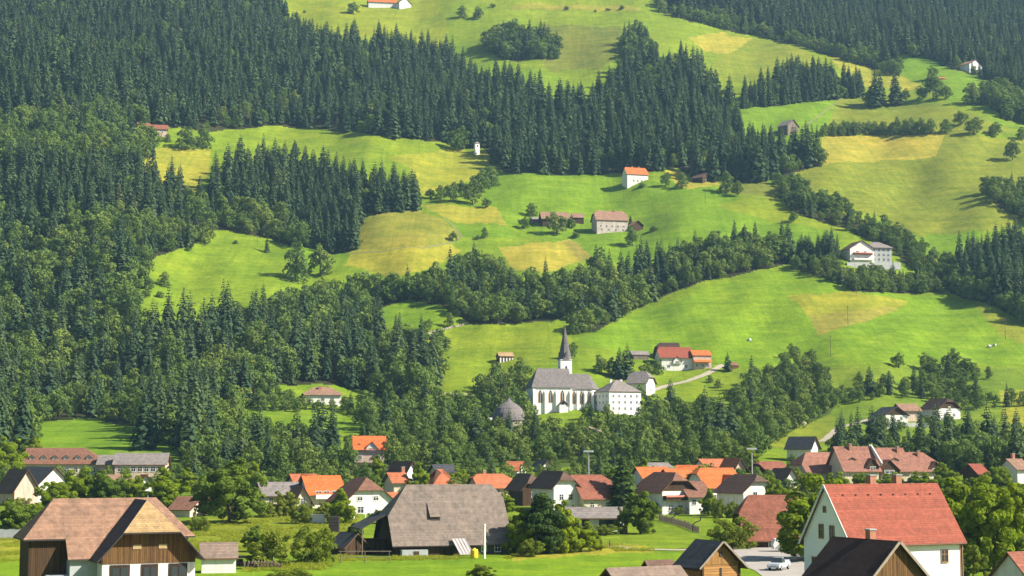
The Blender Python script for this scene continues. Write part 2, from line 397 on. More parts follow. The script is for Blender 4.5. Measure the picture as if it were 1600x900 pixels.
Xw = (GX - 800) / F * (CP + Ee * SP) * D
Zw = EYE + Ee * D
verts = np.stack([Xw, D, Zw], -1).reshape(-1, 3)
nx, ny = len(gx), len(gy)
idx = np.arange(nx * ny).reshape(ny, nx)
quads = np.stack([idx[1:, :-1], idx[1:, 1:], idx[:-1, 1:], idx[:-1, :-1]], -1).reshape(-1, 4)
me = bpy.data.meshes.new('terrain')
me.vertices.add(len(verts)); me.vertices.foreach_set('co', verts.ravel())
me.loops.add(quads.size); me.loops.foreach_set('vertex_index', quads.ravel())
me.polygons.add(len(quads)); me.polygons.foreach_set('loop_start', np.arange(0, quads.size, 4))
me.polygons.foreach_set('use_smooth', np.ones(len(quads), bool))
me.update(calc_edges=True)
# field colours follow the field outlines, with uneven borders
FX = (GX[1:, 1:] + GX[:-1, :-1]) / 2; FY = (GY[1:, 1:] + GY[:-1, :-1]) / 2
wx = FX + 1.2 * np.sin(FY / 9.0 + FX / 37.0) + 0.6 * np.sin(FX / 5.3 + FY / 3.1)
wy = FY + 1.2 * np.sin(FX / 11.0 + 1.0) + 0.6 * np.sin(FX / 4.1 + FY / 6.0)
tint = np.zeros((ny - 1, nx - 1, 4)); tint[..., :3] = lerp3(GRN, LIM, .35); tint[..., 3] = 1
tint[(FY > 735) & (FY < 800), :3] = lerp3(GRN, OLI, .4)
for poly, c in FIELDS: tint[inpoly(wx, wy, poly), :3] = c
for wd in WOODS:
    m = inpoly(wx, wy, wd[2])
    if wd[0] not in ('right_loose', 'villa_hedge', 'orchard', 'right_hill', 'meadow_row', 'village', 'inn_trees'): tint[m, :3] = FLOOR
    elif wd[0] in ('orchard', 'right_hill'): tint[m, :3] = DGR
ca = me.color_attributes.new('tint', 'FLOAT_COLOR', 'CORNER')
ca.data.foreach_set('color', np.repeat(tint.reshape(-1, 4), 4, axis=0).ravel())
t = NT('meadow')
geo = t.n('ShaderNodeNewGeometry').outputs['Position']
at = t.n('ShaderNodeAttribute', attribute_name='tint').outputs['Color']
big = t.noise(geo, 0.012, 5, 0.6); mid = t.noise(geo, 0.07, 5, 0.65); fine = t.noise(geo, 0.9, 5, 0.7); tuft = t.noise(geo, 3.4, 4, 0.7)
c = t.mix(t.ramp(big, [(0.38, (0, 0, 0)), (0.66, (.28,) * 3)]), at, t.mix(1.0, at, (1.45, 1.08, 1.0), 'MULTIPLY'))
c = t.mix(1.0, c, t.ramp(mid, [(0.3, (.74, .80, .8)), (0.7, (1.24, 1.16, 1.2))]), 'MULTIPLY')
mp = t.n('ShaderNodeMapping'); mp.inputs['Rotation'].default_value = (0, 0, R(28)); mp.inputs['Scale'].default_value = (.35, .018, 0)
t.l(geo, mp.inputs['Vector']); strk = t.noise(mp.outputs[0], 1.0, 3, 0.5)
c = t.mix(1.0, c, t.ramp(strk, [(0.35, (.90, .93, .9)), (0.65, (1.10, 1.06, 1.1))]), 'MULTIPLY')
ct = t.n('ShaderNodeMapping'); ct.inputs['Scale'].default_value = (.012, .012, .42); t.l(geo, ct.inputs['Vector'])
c = t.mix(1.0, c, t.ramp(t.noise(ct.outputs[0], 1.0, 5, .62), [(0.36, (.86, .90, .86)), (0.64, (1.12, 1.08, 1.1))]), 'MULTIPLY')
m8 = t.noise(geo, 0.22, 5, 0.7)
c = t.mix(1.0, c, t.ramp(m8, [(0.32, (.80, .86, .8)), (0.68, (1.22, 1.14, 1.2))]), 'MULTIPLY')
c = t.mix(1.0, c, t.ramp(fine, [(0.3, (.72, .76, .7)), (0.7, (1.28, 1.22, 1.2))]), 'MULTIPLY')
c = t.mix(1.0, c, t.ramp(tuft, [(0.3, (.66, .70, .6)), (0.7, (1.32, 1.26, 1.3))]), 'MULTIPLY')
hh = t.math('ADD', t.math('MULTIPLY', fine, 0.7), t.math('MULTIPLY', tuft, 0.35))
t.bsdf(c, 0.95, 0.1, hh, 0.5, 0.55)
me.materials.append(t.mat)
terrain = tag(link('terrain', me), 'green alpine hillside of meadows and fields above the valley floor', None, None, 'structure')

# ------------------------------------------------------------------ air
hz = MB().box(-1900, -60, float(Zw.min()) - 1.0, 1900, 4200, float(Zw.max()) + 80)
t = NT('air'); vol = t.n('ShaderNodeVolumePrincipled')
vol.inputs['Color'].default_value = (.42, .74, 1.0, 1); vol.inputs['Density'].default_value = 0.00007; vol.inputs['Anisotropy'].default_value = 0.1
t.l(vol.outputs[0], t.out.inputs['Volume'])
haze = tag(hz.build('haze', t.mat), 'thin blue summer haze in the valley air', None, None, 'stuff')
# ------------------------------------------------------------------ plants
M_SPR = mat_leaf('spruce needles', (.020, .050, .032), (.042, .080, .040), (.095, .132, .050), .2, .16, (.15, .135, .07))
M_BRD = mat_leaf('broad leaves', (.040, .094, .030), (.092, .162, .036), (.185, .235, .048), .26, .3, (.21, .20, .06))
M_NEAR = mat_leaf('garden leaves', (.120, .180, .012), (.165, .240, .014), (.260, .320, .024), .4, .5)
M_BUSH = mat_leaf('bush leaves', (.100, .150, .018), (.140, .195, .022), (.220, .250, .034), .36, .7)
M_PURP = mat_leaf('copper leaves', (.045, .022, .018), (.055, .028, .020), (.075, .045, .026), .25, .5)
M_DARKCON = mat_leaf('dark needles', (.034, .066, .020), (.045, .082, .022), (.072, .110, .028), .2, .4)
M_NDARK = mat_leaf('dark garden leaves', (.070, .125, .018), (.090, .150, .020), (.150, .210, .028), .36, .5)
M_BARK = mat_plain('bark', (.085, .065, .048), .35, 2.0)
M_DRYW = mat_plain('pale bark', (.20, .17, .13), .35, 2.0)

def quad_mesh(name, V, nper, mats, extra=None, smooth=False):
    """V: (n, nper, 3) separate faces; extra: MB with trunk on slot 1"""
    n = V.shape[0]
    co = V.reshape(-1, 3); nv = len(co)
    me = bpy.data.meshes.new(name)
    ev = np.array(extra.v, float).reshape(-1, 3) if extra and extra.v else np.zeros((0, 3))
    ls = [np.arange(nv)]; starts = [np.arange(0, nv, nper)]; mi = [np.zeros(n, int)]
    if extra and extra.f:
        lo = []; st = []; k = nv
        for f in extra.f:
            st.append(k); lo += [nv + i for i in f]; k += len(f)
        ls.append(np.array(lo)); starts.append(np.array(st)); mi.append(np.ones(len(extra.f), int))
    ls = np.concatenate(ls); starts = np.concatenate(starts)
    me.vertices.add(nv + len(ev)); me.vertices.foreach_set('co', np.concatenate([co, ev]).ravel())
    me.loops.add(len(ls)); me.loops.foreach_set('vertex_index', ls)
    me.polygons.add(len(starts)); me.polygons.foreach_set('loop_start', starts)
    for m in mats: me.materials.append(m)
    if len(mats) > 1: me.polygons.foreach_set('material_index', np.concatenate(mi))
    me.update(calc_edges=True)
    return me

def unit(v): return v / np.maximum(np.linalg.norm(v, axis=-1, keepdims=True), 1e-9)

def leaf_faces(rg, pos, nrm, size):
    """kite shaped, slightly uneven leaf clumps"""
    n = len(pos)
    a = unit(np.cross(nrm, rg.normal(size=(n, 3)))); b = np.cross(nrm, a)
    s = size * rg.uniform(.55, 1.35, (n, 1))
    out = np.stack([pos + a * s * rg.uniform(.8, 1.2, (n, 1)),
                    pos + b * s * rg.uniform(.45, .8, (n, 1)) + nrm * s * .18,
                    pos - a * s * rg.uniform(.6, 1.1, (n, 1)),
                    pos - b * s * rg.uniform(.45, .8, (n, 1)) + nrm * s * .18], 1)
    return out

def broad_parts(seed, h=12.0, width=.62, nleaf=700, leaf=.62, trunk=.16, nlobe=20, shape='round', gap=.12, lr=(.24, .42), shell=.25, skirt=0.0):
    rg = np.random.default_rng(seed)
    rw = h * width / 2; z0 = h * trunk; zc = (h + z0) / 2; rz = (h - z0) / 2
    # lobes fill an uneven egg
    L = []
    for i in range(nlobe * 6):
        if len(L) >= nlobe: break
        d = unit(rg.normal(size=3)); k = rg.uniform(shell, .84) if i % 4 else rg.uniform(.1, .5)
        p = d * k
        if shape == 'egg': p[:2] *= (1.05 - .38 * (p[2] + 1) / 2 * 1.4)
        if shape == 'tall': p[:2] *= .8
        if skirt > 0 and i % 2:
            t_ = rg.uniform(0, 6.283); q_ = rg.uniform(.35, .85); zq = rg.uniform(-1.0, .1)
            q_ *= (1 - .25 * zq * zq) * (1 + .2 * skirt); p = np.array([math.cos(t_) * q_, math.sin(t_) * q_, zq])
        r = rg.uniform(*lr) * (1.1 - .35 * k)
        c = np.array([p[0] * rw, p[1] * rw, zc + p[2] * rz * .95])
        L.append((c, r * (rw + rz) * .5 * rg.uniform(.8, 1.15)))
    C = np.array([x[0] for x in L]); Rr = np.array([x[1] for x in L])
    pk = rg.choice(len(L), nleaf * 2, p=Rr ** 2 / (Rr ** 2).sum())
    d = rg.normal(size=(nleaf * 2, 3)); d[:, 2] += .25; d = unit(d)
    pos = C[pk] + d * (Rr[pk] * rg.uniform(.72, 1.06, nleaf * 2))[:, None] * np.array([1, 1, .85])
    # drop what lies deep inside another lobe
    dist = np.linalg.norm(pos[:, None, :] - C[None], axis=2) / Rr[None]
    dist[np.arange(len(pos)), pk] = 9
    keep = (dist.min(1) > .72) & (pos[:, 2] > z0 * .7)
    keep &= rg.uniform(size=len(pos)) > gap
    pos, d = pos[keep][:nleaf], d[keep][:nleaf]
    nrm = unit(d + rg.normal(size=d.shape) * .38)
    V = leaf_faces(rg, pos, nrm, leaf)
    tr = MB()
    base = np.array([0, 0, -.8]); top = np.array([rg.uniform(-.2, .2), rg.uniform(-.2, .2), z0 + (h - z0) * .45])
    tr.tube(base, top, h * .02 + .04, h * .011, 7)
    for i in range(min(7, nlobe)):
        f = rg.uniform(.35, .95)
        p = base + (top - base) * f
        q = C[i] + (p - C[i]) * .15
        tr.tube(p, q, h * .009, h * .004, 5, cap=False)
    return V, tr

def spruce_parts(seed, h=24.0, rad=.17, tiers=24, per=10, fine=False, lean=.0):
    rg = np.random.default_rng(seed)
    faces = []
    z0 = h * rg.uniform(.03, .10)
    for k in range(tiers):
        f = (k + rg.uniform(-.2, .2)) / (tiers - 1); f = min(max(f, 0), 1)
        z = z0 + (h * .975 - z0) * f
        Rz = h * rad * (1 - f ** 1.25) ** .80 * rg.uniform(.82, 1.12) + .12
        nb = max(4, int(per * (1 - f * .45)))
        for i in range(nb):
            t = 2 * math.pi * (i + rg.uniform(-.35, .35)) / nb + k * 1.7
            ln = Rz * rg.uniform(.65, 1.18)
            u = np.array([math.cos(t), math.sin(t), 0]); s = np.array([-u[1], u[0], 0])
            dr = rg.uniform(.22, .55) * (1.1 - .6 * f)
            root = np.array([0, 0, z]); tip = root + u * ln - np.array([0, 0, dr * ln])
            m = root + u * ln * .55 - np.array([0, 0, dr * ln * .35])
            wdt = ln * rg.uniform(.22, .36) + .10
            faces.append([root, m + s * wdt - np.array([0, 0, wdt * .45]), tip, m - s * wdt - np.array([0, 0, wdt * .45])])
            nn = u * .78 + np.array([0, 0, .50]) + rg.normal(size=3) * .22; nn /= np.linalg.norm(nn)
            tt2 = np.cross(nn, s); tt2 /= np.linalg.norm(tt2)
            cc = root + u * ln * rg.uniform(.62, .92) - np.array([0, 0, dr * ln * .6]); hl = ln * .26 + .30 * h / 24; hw = wdt * .85
            faces.append([cc + tt2 * hl * .8, cc + s * hw, cc - tt2 * hl * 1.1, cc - s * hw])
            if fine:
                for sg in (-1, 1):
                    q = root + (tip - root) * rg.uniform(.35, .75)
                    tt = q + u * ln * .28 + s * sg * wdt * 1.7 - np.array([0, 0, ln * .12])
                    mm = (q + tt) / 2
                    faces.append([q, mm + u * wdt * .4, tt, mm - u * wdt * .4 - np.array([0, 0, wdt * .3])])
    tr = MB(); tr.tube((0, 0, -.8), (0, 0, h * .90), h * .011 + .05, .03, 6)
    V = np.array(faces, float); V[..., 0] += lean * V[..., 2]
    V += rg.normal(size=V.shape) * .06
    return V, tr

FAR_B = []
for i, (hh_, wd_, sh_, tk_) in enumerate([(13, .72, 'round', .05), (14, .64, 'egg', .03), (12, .82, 'round', .06), (15, .54, 'tall', .05), (13, .68, 'egg', .03), (14, .60, 'round', .05), (13, .75, 'egg', .02), (15, .46, 'tall', .03)]):
    V, tr = broad_parts(100 + i, hh_, wd_, 1100, .48, tk_, 34, sh_, .05, (.19, .36), .25, .2)
    FAR_B.append((quad_mesh('broadleaf_tree', V, 4, [M_BRD, M_BARK], tr), hh_))
FAR_S = []
for i in range(6):
    h_ = (24, 25, 23, 26, 22, 24)[i]
    V, tr = spruce_parts(200 + i, h_, (.205, .175, .225, .185, .24, .195)[i], (24, 26, 22, 27, 21, 24)[i], 9)
    FAR_S.append((quad_mesh('spruce_tree', V, 4, [M_SPR, M_BARK], tr), h_))

# ---- scatter
placed = []   # (px per metre*height, kind, world xyz, h, wood name, rot)
def scatter():
    grid = {}
    out = []
    rg = np.random.default_rng(5)
    rows = np.arange(-140, 745, 1.0)
    for wd in WOODS:
        name, _, poly, share, sp, sr, br = wd
        xs = [p[0] for p in poly]; ys = [p[1] for p in poly]
        x0, x1, y0, y1 = min(xs), max(xs), min(ys), max(ys)
        n = 40000
        px = rg.uniform(x0, x1, n); py = rg.uniform(y0, y1, n)
        ok = inpoly(px, py, poly); px, py = px[ok], py[ok]
        d = depth(px, py); d2 = depth(px, py - 1.0)
        wgt = (d / F) * np.abs(d2 - d)          # world area under one picture element
        # poisson style darts, accepted by area
        order = np.argsort(-rg.uniform(size=len(px)) ** (1 / np.maximum(wgt / wgt.max(), 1e-6)))
        e = e_of(py); X = (px - 800) / F * (CP + e * SP) * d; Z = EYE + e * d
        for i in order:
            x, y = X[i], d[i]; s_ = sp * rg.uniform(.75, 1.2)
            cx, cy = int(x // 8), int(y // 8); bad = False
            for a in (-1, 0, 1):
                for b in (-1, 0, 1):
                    for (qx, qy) in grid.get((cx + a, cy + b), ()):
                        if (qx - x) ** 2 + (qy - y) ** 2 < s_ * s_: bad = True; break
                    if bad: break
                if bad: break
            if bad: continue
            grid.setdefault((cx, cy), []).append((x, y))
            clump = math.sin(x / 23.0 + y / 31.0) * math.sin(y / 17.0 - x / 41.0)
            if name in ('right_loose', 'villa_hedge') and clump < -.05: continue
            kind = 'S' if rg.uniform() < share + (.35 * clump if .1 < share < .95 else 0) else 'B'
            r = sr if kind == 'S' else br
            h = rg.uniform(*r) if rg.uniform() > .25 else r[0] * rg.uniform(.5, .95)
            h *= 1 + .2 * math.sin(x / 61.0 + 1.3) * math.sin(y / 47.0)
            big = h * F / y if -8 < px[i] < 1608 and 0 < py[i] < 800 else 0
            out.append((big, kind, (x, y, Z[i]), h, name, rg.uniform(0, 6.28), px[i], py[i]))
    return out
KEEP_OUT = [(468,629,536,655),(548,722,605,750),(1310,405,1402,428),(1368,660,1505,690),(825,640,935,668),(935,645,1005,660),(970,360,990,370),(1030,575,1130,600),(1225,205,1250,218),(735,240,756,262),(1225,690,1300,720),(780,660,812,678),(1245,735,1470,760)]          # (px0, py0, px1, py1) places kept clear for houses
WLAB = {w_[0]: w_[1] for w_ in WOODS}

def far_tree(kind, p, h, rot, label, group):
    me, h0 = rnd.choice(FAR_S if kind == 'S' else FAR_B)
    o = link('spruce_tree' if kind == 'S' else 'broadleaf_tree', me, None, p, rot)
    k = h / h0; q = rnd.uniform(.88, 1.14)
    o.scale = (k * q, k * q, k)
    tag(o, label, 'spruce tree' if kind == 'S' else 'broadleaf tree', group)
    return o

def stuff_cloud(name, label, pts, sources, mats):
    """points that carry copies of a few tree meshes"""
    me = bpy.data.meshes.new(name)
    n = len(pts)
    me.vertices.add(n); me.vertices.foreach_set('co', np.array([p[2] for p in pts], float).ravel())
    rg = np.random.default_rng(3)
    k = rg.integers(0, len(sources), n)
    sz = np.array([p[3] for p in pts]) / np.array([sources[i][1] for i in k])
    q = rg.uniform(.88, 1.14, n)
    A = me.attributes.new('sz', 'FLOAT_VECTOR', 'POINT'); A.data.foreach_set('vector', np.stack([sz * q, sz * q, sz], -1).ravel())
    A = me.attributes.new('rot', 'FLOAT_VECTOR', 'POINT'); A.data.foreach_set('vector', np.stack([np.zeros(n), np.zeros(n), rg.uniform(0, 6.28, n)], -1).ravel())
    A = me.attributes.new('pick', 'INT', 'POINT'); A.data.foreach_set('value', k.astype(np.int32))
    for m in mats: me.materials.append(m)
    src = bpy.data.collections.new(name + '_kinds')
    for i, (m, _) in enumerate(sources):
        o = bpy.data.objects.new(f'{name}_kind_{"abcdefgh"[i]}', m); src.objects.link(o)
    ng = bpy.data.node_groups.new(name, 'GeometryNodeTree')
    ng.interface.new_socket('Geometry', in_out='INPUT', socket_type='NodeSocketGeometry')
    ng.interface.new_socket('Geometry', in_out='OUTPUT', socket_type='NodeSocketGeometry')
    gi = ng.nodes.new('NodeGroupInput'); go = ng.nodes.new('NodeGroupOutput')
    ci = ng.nodes.new('GeometryNodeCollectionInfo'); ci.inputs['Collection'].default_value = src
    ci.inputs['Separate Children'].default_value = True; ci.inputs['Reset Children'].default_value = True
    ip = ng.nodes.new('GeometryNodeInstanceOnPoints'); ip.inputs['Pick Instance'].default_value = True
    def attr(nm, typ):
        x = ng.nodes.new('GeometryNodeInputNamedAttribute'); x.data_type = typ; x.inputs['Name'].default_value = nm
        return x.outputs['Attribute']
    L = ng.links.new
    L(gi.outputs[0], ip.inputs['Points']); L(ci.outputs[0], ip.inputs['Instance'])
    L(attr('pick', 'INT'), ip.inputs['Instance Index'])
    er = ng.nodes.new('FunctionNodeEulerToRotation'); L(attr('rot', 'FLOAT_VECTOR'), er.inputs[0]); L(er.outputs[0], ip.inputs['Rotation'])
    L(attr('sz', 'FLOAT_VECTOR'), ip.inputs['Scale'])
    L(ip.outputs[0], go.inputs[0])
    o = link(name, me); md = o.modifiers.new('trees', 'NODES'); md.node_group = ng
    return tag(o, label, None, None, 'stuff')
# ------------------------------------------------------------------ building materials
WHITE = mat_plain('white render', (.70, .68, .63), .08, .5, .9, streak=.22)
CREAM = mat_plain('cream render', (.60, .51, .38), .10, .5, .9, streak=.25)
PINKW = mat_plain('pale pink render', (.58, .43, .34), .10, .5, .9, streak=.25)
GREYW = mat_plain('grey render', (.42, .42, .42), .12, .5, .9)
CONC = mat_plain('concrete', (.36, .38, .38), .2, .7, .9)
STONE = mat_plain('rubble stone', (.34, .29, .23), .35, 1.6, .95)
WOOD_D = mat_plank('dark boards', (.050, .032, .020), .24, warm=(.095, .055, .028))
WOOD_M = mat_plank('weathered boards', (.075, .045, .024), .22, warm=(.20, .105, .038))
WOOD_L = mat_plank('golden boards', (.24, .125, .045), .18, warm=(.42, .22, .075))
WHITE_C = mat_plain('bright lime wash', (.80, .78, .73), .05, .5, .9)
PATCHY = mat_plain('patchy render', (.52, .44, .38), .35, .5, .95, streak=.2)
T_BARN = mat_tile('weathered barn shingles', (.240, .186, .150), .26, .20, .2, .8)
LOGS = mat_plank('golden logs', (.34, .17, .06), .26, True, .3, warm=(.52, .27, .10))
WOOD_G = mat_plank('grey boards', (.17, .14, .11), .2, warm=(.26, .21, .16))
T_RED = mat_tile('red tiles', (.275, .070, .040), .34, .30, .26, .10, streak=.3)
T_ORA = mat_tile('orange tiles', (.60, .150, .040), .34, .30, .15, .15)
T_ORB = mat_tile('worn orange tiles', (.46, .145, .065), .34, .30, .2, .35)
T_PNK = mat_tile('faded pink shingles', (.315, .180, .118), .24, .22, .28, .8)
T_TAN = mat_tile('tan shingles', (.40, .265, .125), .30, .20, .22, .3)
T_BRN = mat_tile('brown tiles', (.22, .105, .068), .34, .30, .2, .3)
T_TER = mat_tile('rosy brown tiles', (.30, .135, .092), .34, .30, .2, .2)
T_RBR = mat_tile('red brown tiles', (.27, .095, .058), .34, .30, .2, .3)
T_SPI = mat_tile('spire shingles', (.15, .135, .13), .4, .3, .2, .2)
T_DRK = mat_tile('dark brown tiles', (.135, .078, .056), .36, .32, .25, .3)
T_BLK = mat_tile('charred dark tiles', (.062, .030, .023), .40, .34, .18, .2)
T_SLA = mat_tile('dark slate', (.060, .062, .070), .36, .34, .25, .3)
T_GRY = mat_tile('grey shingles', (.25, .215, .195), .28, .22, .2, .55)
T_GRB = mat_tile('grey brown shingles', (.25, .180, .140), .26, .20, .17, .6)
T_CHU = mat_tile('grey church shingles', (.20, .175, .165), .30, .24, .2, .4)
SHEET = mat_plain('weathered sheet metal', (.40, .36, .35), .15, .8, .55, .5)
TRIM_W = mat_plain('white paint', (.75, .74, .70), .05, 1, .6)
TRIM_B = mat_plain('brown paint', (.14, .07, .04), .2, 1, .7)
TRIM_D = mat_plain('dark paint', (.05, .04, .035), .2, 1, .7)
BRICK = mat_plain('chimney brick', (.36, .16, .10), .25, 3, .9)
MET = mat_plain('grey metal', (.42, .43, .44), .1, 2, .45, .5, .4)
_g = NT('window glass'); _g.bsdf((.03, .036, .045), .12, .6); GLASS = _g.mat
_g = NT('flowers'); _c = _g.n('ShaderNodeTexCoord').outputs['Object']
_g.bsdf(_g.ramp(_g.noise(_c, 5.0, 2), [(0.36, (.05, .12, .02)), (.45, (.72, .10, .22)), (.55, (.80, .42, .10)), (.64, (.65, .05, .12))]), .8); FLOW = _g.mat

_wcache = {}
HOUSES = []
def window(parent, face, u, z, w=1.0, h=1.3, off=0.0, frame=TRIM_W, dims=(10, 8), split=False, name='window', bars=True):
    """window on a wall: face F/B (long sides), L/R (gable ends); u along the wall"""
    key = (round(w, 2), round(h, 2), frame.name, split, bars)
    if key not in _wcache:
        t = .10
        m = MB()
        m.box(-w / 2 - t, -.07, -h / 2 - t, -w / 2, .02, h / 2 + t).box(w / 2, -.07, -h / 2 - t, w / 2 + t, .02, h / 2 + t)
        m.box(-w / 2, -.07, h / 2, w / 2, .02, h / 2 + t).box(-w / 2 - .06, -.13, -h / 2 - t - .04, w / 2 + .06, .02, -h / 2 - .002)
        if bars:
            m.box(-.035, -.05, -h / 2, .035, .01, h / 2)
            m.box(-w / 2, -.045, h * .12, -.035, .01, h * .12 + .06).box(.035, -.045, h * .12, w / 2, .01, h * .12 + .06)
        g = MB().box(-w / 2, -.022, -h / 2, w / 2, .015, h / 2, 1 if not split else 0)
        if not split:
            b = len(m.v); m.v += g.v; m.f += [tuple(b + i for i in q) for q in g.f]; m.m += g.m
            _wcache[key] = (m.mesh(name, [frame, GLASS]), None)
        else:
            _wcache[key] = (m.mesh(name, frame), g.mesh('pane', GLASS))
    me, pane = _wcache[key]
    L, W = dims
    loc, rz = {'F': ((u, -W / 2 - off, z), 0), 'B': ((u, W / 2 + off, z), math.pi),
               'L': ((-L / 2 - off, u, z), -math.pi / 2), 'R': ((L / 2 + off, u, z), math.pi / 2)}[face]
    o = link(name, me, parent, loc, rz)
    if pane: link('pane', pane, o)
    return o

def roof_polys(L, W, wall, rise, og, oe, tl, tr, zoff=.08, flare=0.0):
    """top faces of a gable roof, hipped by the shares tl (-X end) and tr (+X end)"""
    s = rise / (W / 2); zr = wall + rise + zoff
    def z(y): return zr - s * abs(y)
    ye = W / 2 + oe; xe = L / 2 + og; ze = z(ye)
    ends = {}
    for sg, t in ((-1, tl), (1, tr)):
        yv = ye * t
        xr = xe - (yv * 1.0 if t < 1 else yv * .95)
        ends[sg] = (yv, xr)
    polys = []
    for sy in (-1, 1):
        pl = []
        yl, xl = ends[-1]; yr, xr = ends[1]
        pl.append((-xe, sy * ye, ze)); pl.append((xe, sy * ye, ze))
        if 0 < yr < ye - 1e-6: pl.append((xe, sy * yr, z(yr)))
        pl.append((xr, 0, zr)); 
        if xr + xl > 1e-6 or True: pl.append((-xl, 0, zr))
        if 0 < yl < ye - 1e-6: pl.append((-xe, sy * yl, z(yl)))
        if sy > 0: pl = pl[::-1]
        polys.append(pl)
    for sg in (-1, 1):
        yv, xr = ends[sg]
        if yv > 0:
            tri = [(sg * xe, -yv * sg, z(yv)), (sg * xe, yv * sg, z(yv)), (sg * xr, 0, zr)]
            polys.append(tri)
    return polys, zr, s

def house(name, px, py, rz, L, W, wall, rise, roof, wallm, label, cat='house', gable=None, tl=0.0, tr=0.0, og=.7, oe=.7, wins=(), rows=(),
          chim=(), group=None, deep=2.5, anchor=(0, 0), th=.18, soffit=None, split=False, frame=TRIM_W, loc=None, chm=BRICK, door=None, trim=None, clear=0.0):
    """root, walls, gables, roof with chimneys, windows. rz: heading of the ridge (degrees). front face F looks to -Y"""
    a = R(rz)
    p = Vector(loc) if loc else P(px, py)
    if anchor != (0, 0):
        ax, ay = anchor[0] * L / 2, anchor[1] * W / 2
        x = p.x - (ax * math.cos(a) - ay * math.sin(a)); y = p.y - (ax * math.sin(a) + ay * math.cos(a))
        p = Vector((x, y, ground_z(x, y)))
    HOUSES.append((p.x, p.y, max(L, W) * .5 + 2.0))
    root = empty(name, p, a, label, cat, group)
    m = MB()
    s = rise / (W / 2)
    m.box(-L / 2, -W / 2, -deep, L / 2, W / 2, wall)
    m.build('wall', wallm, root)
    zr = wall + rise
    for sg, t in ((-1, tl), (1, tr)):
        if t >= 1: continue
        yv = (W / 2 + oe) * t; zt = zr - s * yv if t > 0 else zr
        g = MB(); x0, x1 = sg * L / 2, sg * (L / 2 - .3)
        pr = [(-W / 2, wall), (W / 2, wall)] + ([(yv, zt - .02), (-yv, zt - .02)] if t > 0 else [(0, zr - .02)])
        if sg > 0: pr = [(-q[0], q[1]) for q in pr]
        d = .003 if gable else -.002
        if gable: pr = [(q[0], q[1] - (.25 if q[1] == wall else 0)) for q in pr]
        A = [(x0 + sg * d * 12, q[0], q[1]) for q in pr]; B = [(x1, q[0], q[1]) for q in pr]
        g.poly(A[::-1]); g.poly(B)
        for i in range(len(pr)):
            j = (i + 1) % len(pr); g.poly([A[i], A[j], B[j], B[i]])
        g.build('gable', gable or wallm, root)
    polys, zr2, s = roof_polys(L, W, wall, rise, og, oe, tl, tr)
    ro = MB().slab(polys, th, 0, 1).build('roof', [roof, soffit or trim or TRIM_B], root)
    for c in chim:
        cx, cy = c[0], c[1]; cw = c[2] if len(c) > 2 else .7; ch = c[3] if len(c) > 3 else 1.1
        zb = zr2 - s * abs(cy)
        k = MB().box(cx - cw / 2, cy - cw / 2, zb - 1.0, cx + cw / 2, cy + cw / 2, zr2 - s * abs(cy) * .6 + ch)
        zt = zr2 - s * abs(cy) * .6 + ch
        k.box(cx - cw / 2 - .08, cy - cw / 2 - .08, zt, cx + cw / 2 + .08, cy + cw / 2 + .08, zt + .12, 1)
        k.build('chimney', [chm, CONC], ro)
    for q in wins:
        window(root, q[0], q[1], q[2], q[3] if len(q) > 3 else 1.0, q[4] if len(q) > 4 else 1.3, .04 if (gable and q[0] in 'LR' and q[2] > wall - .3) else 0, frame, (L, W), split)
    for face, z, n, w_, h_ in rows:
        span = L if face in 'FB' else W
        for i in range(n):
            window(root, face, span * ((i + .5) / n - .5) * .92, z, w_, h_, 0, frame, (L, W), split)
    if door:
        f, u = door[:2]
        X = {'F': (u, -W / 2, 0), 'L': (-L / 2, u, -math.pi / 2), 'R': (L / 2, u, math.pi / 2)}[f]
        dd = MB().box(-.55, -.06, -.3, .55, .02, 2.1).build('door', TRIM_B, root, (X[0], X[1], 0), X[2])
    return root

def dormer(root, face_y, x, z, w, h, rise, dep, roof, wallm, win=True):
    """gabled dormer standing out of the roof, gable towards -Y"""
    m = MB()
    pts = [(-w / 2, 0), (w / 2, 0), (w / 2, h), (0, h + rise), (-w / 2, h)]
    A = [(x + q[0], face_y, z + q[1]) for q in pts]; B = [(x + q[0], face_y + dep, z + q[1]) for q in pts]
    m.poly(A); m.poly(B[::-1])
    for i in range(5): m.poly([A[i], B[i], B[(i + 1) % 5], A[(i + 1) % 5]])
    d = m.build('dormer', wallm, root)
    e = .35; k = rise / (w / 2)
    r = MB().slab([[(x - w / 2 - e, face_y - .4, z + h - e * k + .06), (x, face_y - .4, z + h + rise + .06), (x, face_y + dep, z + h + rise + .06), (x - w / 2 - e, face_y + dep, z + h - e * k + .06)],
                   [(x, face_y - .4, z + h + rise + .06), (x + w / 2 + e, face_y - .4, z + h - e * k + .06), (x + w / 2 + e, face_y + dep, z + h - e * k + .06), (x, face_y + dep, z + h + rise + .06)]], .12, 0, 1)
    r.build('dormer_roof', [roof, TRIM_B], d)
    if win:
        o = window(d, 'F', x, z + h * .55, w * .45, h * .6, 0, TRIM_W, (1, -2 * face_y))
    return d

